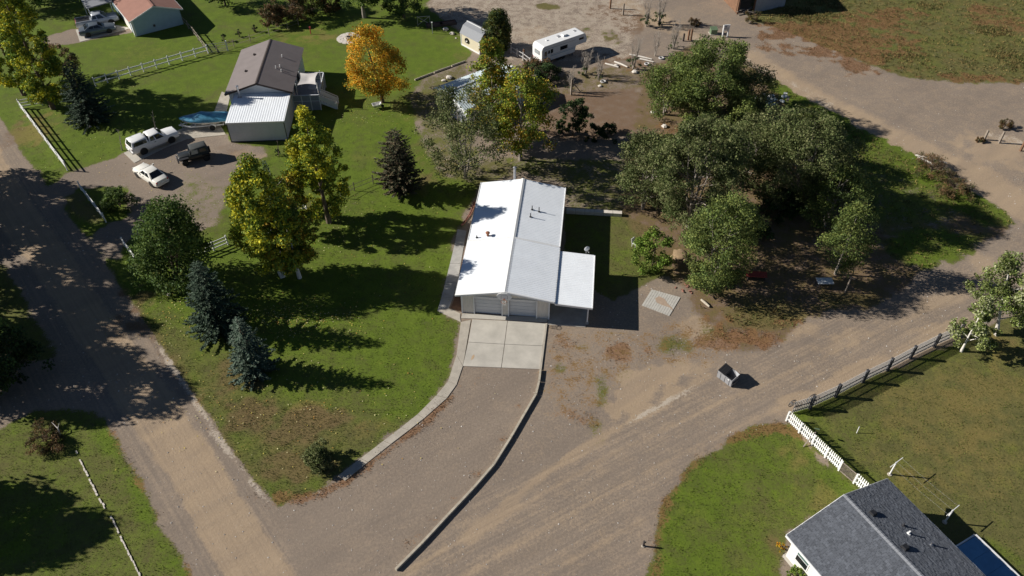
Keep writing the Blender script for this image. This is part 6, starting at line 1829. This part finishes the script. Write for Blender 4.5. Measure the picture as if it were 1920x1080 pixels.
# utility things by the top gravel road
o = thing('utility_box', 'green metal utility box beside gravel road at the top', 'utility box', at(1337, 63), .1)
part('cabinet', 'utility_green', o, lambda b: b.loft([[(-.45, -.4, 0), (.45, -.4, 0), (.45, .4, 0), (-.45, .4, 0)], [(-.45, -.4, .7), (.45, -.4, .7), (.45, .4, .85), (-.45, .4, .85)]]))
part('lid', 'utility_green', o, lambda b: b.slab((-.5, -.45, .74), (.5, -.45, .74), (.5, .45, .91), (-.5, .45, .91), .05))
part('pad', 'concrete_old', o, lambda b: b.box((0, 0, .02), (1.2, 1.1, .08)))
o = thing('meter_panel', 'white electric meter panel on two posts beside gravel road', 'utility panel', at(1359, 69), .2)
for s in (-.38, .38):
    part('post', 'plastic_white', o, lambda b: b.box((s, 0, .9), (.16, .16, 1.8)))
part('board', 'plastic_white', o, lambda b: b.box((0, .04, 1.35), (1.0, .1, .9)))
part('meter', 'metal_grey', o, lambda b: (b.box((-.12, -.06, 1.4), (.3, .12, .5)), b.lathe([(.1, -.18), (.1, -.1)], 10, 'Y', (-.12, 0, 1.5))))
part('conduit', 'metal_grey', o, lambda b: b.tube([(.2, -.08, 0), (.2, -.08, 1.3)], .04, 6))
for (x, y, h_, m_, lb) in ((1290, 75, 1.5, 'wood_brown', 'brown wooden post leftmost of pair beside the top of wood'), (1295, 76, 1.7, 'wood_brown', 'taller brown wooden post of the pair at top of wood'), (1281, 77, 1.1, 'wood_dark', 'short dark stake beside pair of brown posts'), (1168, 28, 1.7, 'wood_grey', 'grey fence post on bare soil below top gravel drive'), (1144, 16, 2.0, 'wood_brown', 'slim brown post at top edge of dry yard'), (1845, 262, 1.25, 'wood_grey', 'weathered wooden post leftmost of three beside the right gravel road'), (1873, 268, 1.5, 'wood_grey', 'weathered wooden post in middle of three at right gravel road'), (1913, 283, 1.5, 'wood_brown', 'dark wooden post rightmost of three at right edge'), (982, 112, 1.5, 'wood_brown', 'brown gate post beside rear of travel trailer'), (1071, 178, 2.2, 'wood_grey', 'tall wooden post beside leafless shrub near bare soil')):
    o = MB()
    o.box((0, 0, h_ / 2), (.2, .2, h_), rz=.3)
    o.loft([[(sx * .1, sy * .1, h_) for sx, sy in ((-1, -1), (1, -1), (1, 1), (-1, 1))], [(sx * .05, sy * .05, h_ + .06) for sx, sy in ((-1, -1), (1, -1), (1, 1), (-1, 1))]])
    ob = o.build('wooden_post', m_, None, loc=at(x, y))
    ob['label'] = lb
    ob['category'] = 'post'
o = thing('brace_post', 'diagonal brace pole leaning on post near bare soil', 'pole', at(1084, 172))
part('pole', 'wood_grey', o, lambda b: b.tube([(0.3, 0, 0), (-.9, -.2, 1.6)], .06, 6))
part('cap', 'metal_grey', o, lambda b: b.tube([(-.9, -.2, 1.6), (-.93, -.205, 1.64)], .07, 6))
# tumbleweeds on the gravel
for (x, y, hh, rr, lb) in ((1302, 46, .9, 1.0, 'low brown tumbleweed on the top gravel road'), (1882, 240, 1.1, .9, 'orange tumbleweed beside three wooden posts'), (1412, 40, 1.6, 1.2, 'orange weed bush at barn corner'), (1838, 265, .5, .5, 'small brown tumbleweed left of three wooden posts')):
    tree('tumbleweed', lb, (x, y), hh, rr, 'brownbush', 'round', .02, 1300, .13, 22, cat='weed', stems=3, tr=.02)
# things in the shade of the wood
o = thing('red_tarp', 'flat red panel lying in shade at the front of wood', 'tarp', at(1417, 522), -.05)
part('panel', 'red_cloth', o, lambda b: b.slab((-1.05, -.3, .5), (.95, -.3, .45), (1.05, .45, .5), (-.95, .45, .55), .06))
for s in (-.8, .8):
    part('trestle', 'wood_dark', o, lambda b: (b.box((s, 0, .22), (.1, .6, .44))))
o = thing('camp_table', 'grey-topped low table in shade at front of wood', 'table', at(1543, 537), 0)
part('table_top', 'siding_pale', o, lambda b: b.box((0, 0, .72), (1.5, .85, .06)))
for sx, sy in ((-.65, -.35), (.65, -.35), (.65, .35), (-.65, .35)):
    part('leg', 'metal_dark', o, lambda b: b.box((sx, sy, .35), (.05, .05, .7)))
o = thing('leaning_crossbar_pole', 'grey T-shaped pole with tilted bar at the front of wood', 'pole', at(1584, 548))
part('pole', 'wood_grey', o, lambda b: b.tube([(0, 0, 0), (.1, .1, 1.9)], .07, 8))
part('crossbar', 'wood_grey', o, lambda b: b.bar((-.9, .5, 2.25), (.4, -.1, 1.75), .07, .07))
o = thing('scrap_heap', 'white and teal scrap pile between the upper trees of wood', 'scrap heap', at(1442, 200))
rs_ = random.Random(9)
for k in range(22):
    MB().box((0, 0, 0), (rs_.uniform(.3, .9), rs_.uniform(.2, .6), rs_.uniform(.15, .5))).build('scrap_piece', rs_.choice(('plastic_white', 'siding_blue', 'sheet_silver', 'wood_grey', 'plastic_white')), o, loc=(rs_.gauss(0, 1.3), rs_.gauss(0, .9), rs_.uniform(.2, 1.8)), rz=rs_.uniform(0, 3))
o = thing('scrap_heap', 'silvery scrap pile between the two largest trees of wood', 'scrap heap', at(1443, 285))
for k in range(16):
    MB().box((0, 0, 0), (rs_.uniform(.3, 1.2), rs_.uniform(.2, .5), rs_.uniform(.1, .4))).build('scrap_piece', rs_.choice(('plastic_white', 'sheet_silver', 'siding_blue', 'metal_dark')), o, loc=(rs_.gauss(0, 1.1), rs_.gauss(0, .8), rs_.uniform(.2, 1.4)), rz=rs_.uniform(0, 3))
for (x, y, rr, lb, pl) in ((1745, 322, 2.2, 'grey brush pile on verge right of the wood', 'brownbush'), (1790, 358, 2.0, 'dark brush pile at the far right of wood shadow', 'brownbush')):
    tree('brush_pile', lb, (x, y), 1.3, rr, pl, 'round', .02, 2400, .3, 30, cat='brush', stems=5, tr=.03, aspect=.16)
o = thing('straw_mound', 'tan straw mound between bright young tree and feathery willow', 'mound', at(1275, 480))
mat('straw_tan', (0.27, 0.19, 0.11), 0.95, 0.3, 5, 0.8, 14)
part('mound', 'straw_tan', o, lambda b: rocks(b, 1, 0, .8, 5, .3), 80)
part('straw', 'straw_tan', o, lambda b: rocks(b, 9, .7, .3, 6, .5), 60, kind='stuff')
o = thing('garden_chair', 'white plastic garden chair beside bright young tree', 'chair', at(1190, 462), .8)
part('seat', 'plastic_white', o, lambda b: b.box((0, 0, .42), (.48, .46, .04)))
part('backrest', 'plastic_white', o, lambda b: b.slab((-.24, .22, .42), (.24, .22, .42), (.24, .34, .9), (-.24, .34, .9), .04))
for sx, sy in ((-.2, -.2), (.2, -.2), (.2, .2), (-.2, .2)):
    part('leg', 'plastic_white', o, lambda b: b.box((sx, sy, .21), (.04, .04, .42)))
o = thing('brick_pile', 'small scatter of red bricks near the paver patio', 'bricks', at(1292, 542))
for k in range(14):
    MB().box((0, 0, .05), (.22, .1, .07)).build('brick', 'brick_red', o, loc=(rs_.gauss(0, .4), rs_.gauss(0, .4), rs_.choice((0, 0, .07))), rz=rs_.uniform(0, 3))
# bottom left corner
tree('brush_pile', 'russet brush pile beside side drive at lower left', (88, 828), 1.1, 1.5, 'brownbush', 'round', .02, 3200, .22, 34, cat='brush', stems=5, tr=.03, aspect=.2)
o = thing('dead_branch', 'bleached dead branch sticking out of russet brush pile', 'branch', at(112, 812))
part('limb', 'bark_white', o, lambda b: b.tube([(.2, -.3, .1), (0, .1, .5), (-.55, .5, .75)], [.06, .05, .02], 6))
part('fork', 'bark_white', o, lambda b: b.tube([(0, .1, .5), (.1, .4, .8)], [.04, .015], 5))
rock('pale rock at foot of russet brush pile', (108, 840), .32, 'rock_pale', 55)
le = thing('lawn_edging', 'broken white edging strip running across lower left lawn', 'edging')
EP = [(143, 846), (160, 884), (178, 920), (198, 955), (208, 968), (226, 1006), (244, 1042), (262, 1080), (275, 1110)]
rs_ = random.Random(3)
for i in range(len(EP) - 1):
    if i == 3:
        continue
    a, b_ = at(*EP[i]), at(*EP[i + 1])
    n = 7
    for k in range(n):
        if rs_.random() < .12:
            continue
        p, q_ = a.lerp(b_, k / n), a.lerp(b_, (k + .9) / n)
        off = Vector((rs_.uniform(-.03, .03), rs_.uniform(-.03, .03), .03))
        MB().bar(p + off, q_ + off + Vector((rs_.uniform(-.02, .02), 0, 0)), .1 + rs_.uniform(-.03, .03), .09).build('edging_piece', 'rock_pale', le)
o = thing('marker_post', 'short dark marker post at edge of lower right lawn', 'post', at(1206, 1024), .2)
part('post', 'wood_dark', o, lambda b: b.box((0, 0, .35), (.11, .11, .7)))
part('sign', 'metal_dark', o, lambda b: b.box((.03, -.06, .62), (.2, .04, .18)))
part('base', 'concrete_old', o, lambda b: b.lathe([(.14, 0), (.12, .06)], 8))


# ------------------------------------------------------------------ uncountable ground cover
def scatter(name, label_w, n, thr_, size, pal, m='dryweed', up=.8, per=5, spread=.14, ch2=None, lo=None, hh=.9):
    w = np.clip(label_w - thr_, 0, None)
    if w.sum() <= 0:
        return
    idx = rng.choice(len(PXY), n, p=w / w.sum())
    base = PXY[idx] + rng.uniform(-.2, .2, (n, 2))
    tone = rng.uniform(.65, 1.3, n)
    sz = size * rng.uniform(.5, 1.5, n)
    B = np.repeat(base, per, 0)
    S = np.repeat(sz, per)
    N_ = n * per
    cen = np.zeros((N_, 3))
    cen[:, :2] = B + rng.normal(size=(N_, 2)) * (spread * S / size)[:, None]
    cen[:, 2] = S * .42 * hh
    ax = rng.normal(size=(N_, 3)) * .55
    ax[:, 2] = np.abs(ax[:, 2]) + up
    P = np.array(pal)
    pc = np.repeat(rng.integers(0, len(P), n), per)
    cols = P[pc] * (np.repeat(tone, per) * rng.uniform(.8, 1.2, N_))[:, None]
    me = leaf_mesh(name, cen, S, S * .32, cols, m, axis=ax)
    o = link(name, me)
    o['kind'] = 'stuff'
    return o


edge = CH['grass'] * (1 - np.clip(CH['grass'], 0, 1)) * 4
rustp = [(.20, .10, .05), (.26, .13, .06), (.14, .085, .045), (.17, .12, .05)]
scatter('dry_weeds', np.clip(CH['rust'], 0, .9) * (1 - .4 * CH['lush']), 10000, .35, .10, rustp, per=4, hh=.7)
scatter('green_weeds', np.clip(CH['grass'] * CH['lush'], 0, 1) * ~np.isin(REG, [REGN.index(k) for k in ('lawn', 'corner_lawn', 'fenced_lawn', 'roadside_lawn')]), 7000, .2, .09, [(.07, .105, .016), (.10, .135, .022), (.12, .13, .03)], 'leaf', per=4, hh=.6)
fieldm = np.isin(REG, [REGN.index('rough_field'), REGN.index('wood_floor')]).astype(np.float32)
scatter('straw_grass', CH['straw'] * fieldm + .25 * CH['grass'] * fieldm, 8000, .12, .2, [(.26, .19, .07), (.20, .16, .06), (.12, .12, .04), (.09, .11, .03)])
scatter('verge_plants', np.clip(CH['pale'] * 0 + CH['soil'], 0, 1) * (CH['grass'] > .3) * (PXY[:, 1] < 70) * (PXY[:, 0] < -8), 2500, .15, .1, [(.09, .10, .035), (.14, .12, .05), (.055, .085, .03)], 'leaf')
lawnm = np.isin(REG, [REGN.index(k) for k in ('lawn', 'corner_lawn', 'fenced_lawn', 'roadside_lawn')]).astype(np.float32)
near = np.clip((95 - PXY[:, 1]) / 60, 0, 1)
scatter('lawn_grass', lawnm * CH['grass'] * near, 34000, .02, .10, [(.065, .11, .014), (.095, .145, .02), (.12, .15, .028), (.15, .14, .04)], 'leaf', per=3, spread=.12, hh=.6)
# loose pale stones on the gravel
gm = np.isin(REG, [REGN.index(k) for k in ('gravel_track', 'gravel_driveway', 'gravel_road', 'gravel_yard', 'bare_ground', 'dry_yard')]).astype(np.float64) * np.clip((110 - PXY[:, 1]) / 60, .1, 1)
ns = 7000
si = rng.choice(len(PXY), ns, p=gm / gm.sum())
sp_ = PXY[si] + rng.uniform(-.15, .15, (ns, 2))
sr = .025 + .05 * rng.random(ns) ** 3
vv = np.zeros((ns, 5, 3))
for k in range(4):
    an = rng.uniform(0, .6, ns) + k * 1.571
    vv[:, k, 0] = sp_[:, 0] + sr * np.cos(an) * rng.uniform(.7, 1.3, ns)
    vv[:, k, 1] = sp_[:, 1] + sr * np.sin(an) * rng.uniform(.7, 1.3, ns)
vv[:, 4, :2] = sp_
vv[:, 4, 2] = sr * .9
ti = np.array([[0, 1, 4], [1, 2, 4], [2, 3, 4], [3, 0, 4]])
tris = (np.arange(ns)[:, None, None] * 5 + ti[None]).reshape(-1, 3)
tn = np.repeat(rng.uniform(.25, .6, ns), 4)[:, None] * np.array([[1.0, .93, .85]])
so_ = link('loose_stones', mesh_np('loose_stones', vv.reshape(-1, 3), tris, tn, 'shingle', 3))
so_['kind'] = 'stuff'
# fallen leaves under the yellow trees and pale scraps on gravel
fl, fc = [], []
for (px, py, sx_, sy_, n_) in ((540, 590, 70, 14, 420), (560, 620, 60, 16, 160), (600, 420, 60, 30, 200), (450, 760, 80, 60, 160), (330, 600, 40, 40, 160), (700, 480, 90, 60, 120), (860, 300, 60, 20, 140), (690, 210, 50, 14, 120), (230, 300, 90, 60, 90), (640, 760, 90, 60, 120)):
    for _ in range(n_):
        g = at(px + rng.normal() * sx_, py + rng.normal() * sy_)
        fl.append((g.x, g.y, .05))
        fc.append([(.55, .45, .10), (.48, .40, .14), (.60, .55, .30), (.40, .22, .05)][rng.integers(0, 4)])
fl = np.array(fl)
axf = rng.normal(size=(len(fl), 3)) * np.array([1, 1, .15])
ob = link('fallen_leaves', leaf_mesh('fallen_leaves', fl, rng.uniform(.08, .16, len(fl)), rng.uniform(.06, .12, len(fl)), np.array(fc), 'dryweed', updir=np.tile([0, 0, 3.], (len(fl), 1)), axis=axf))
ob['kind'] = 'stuff'
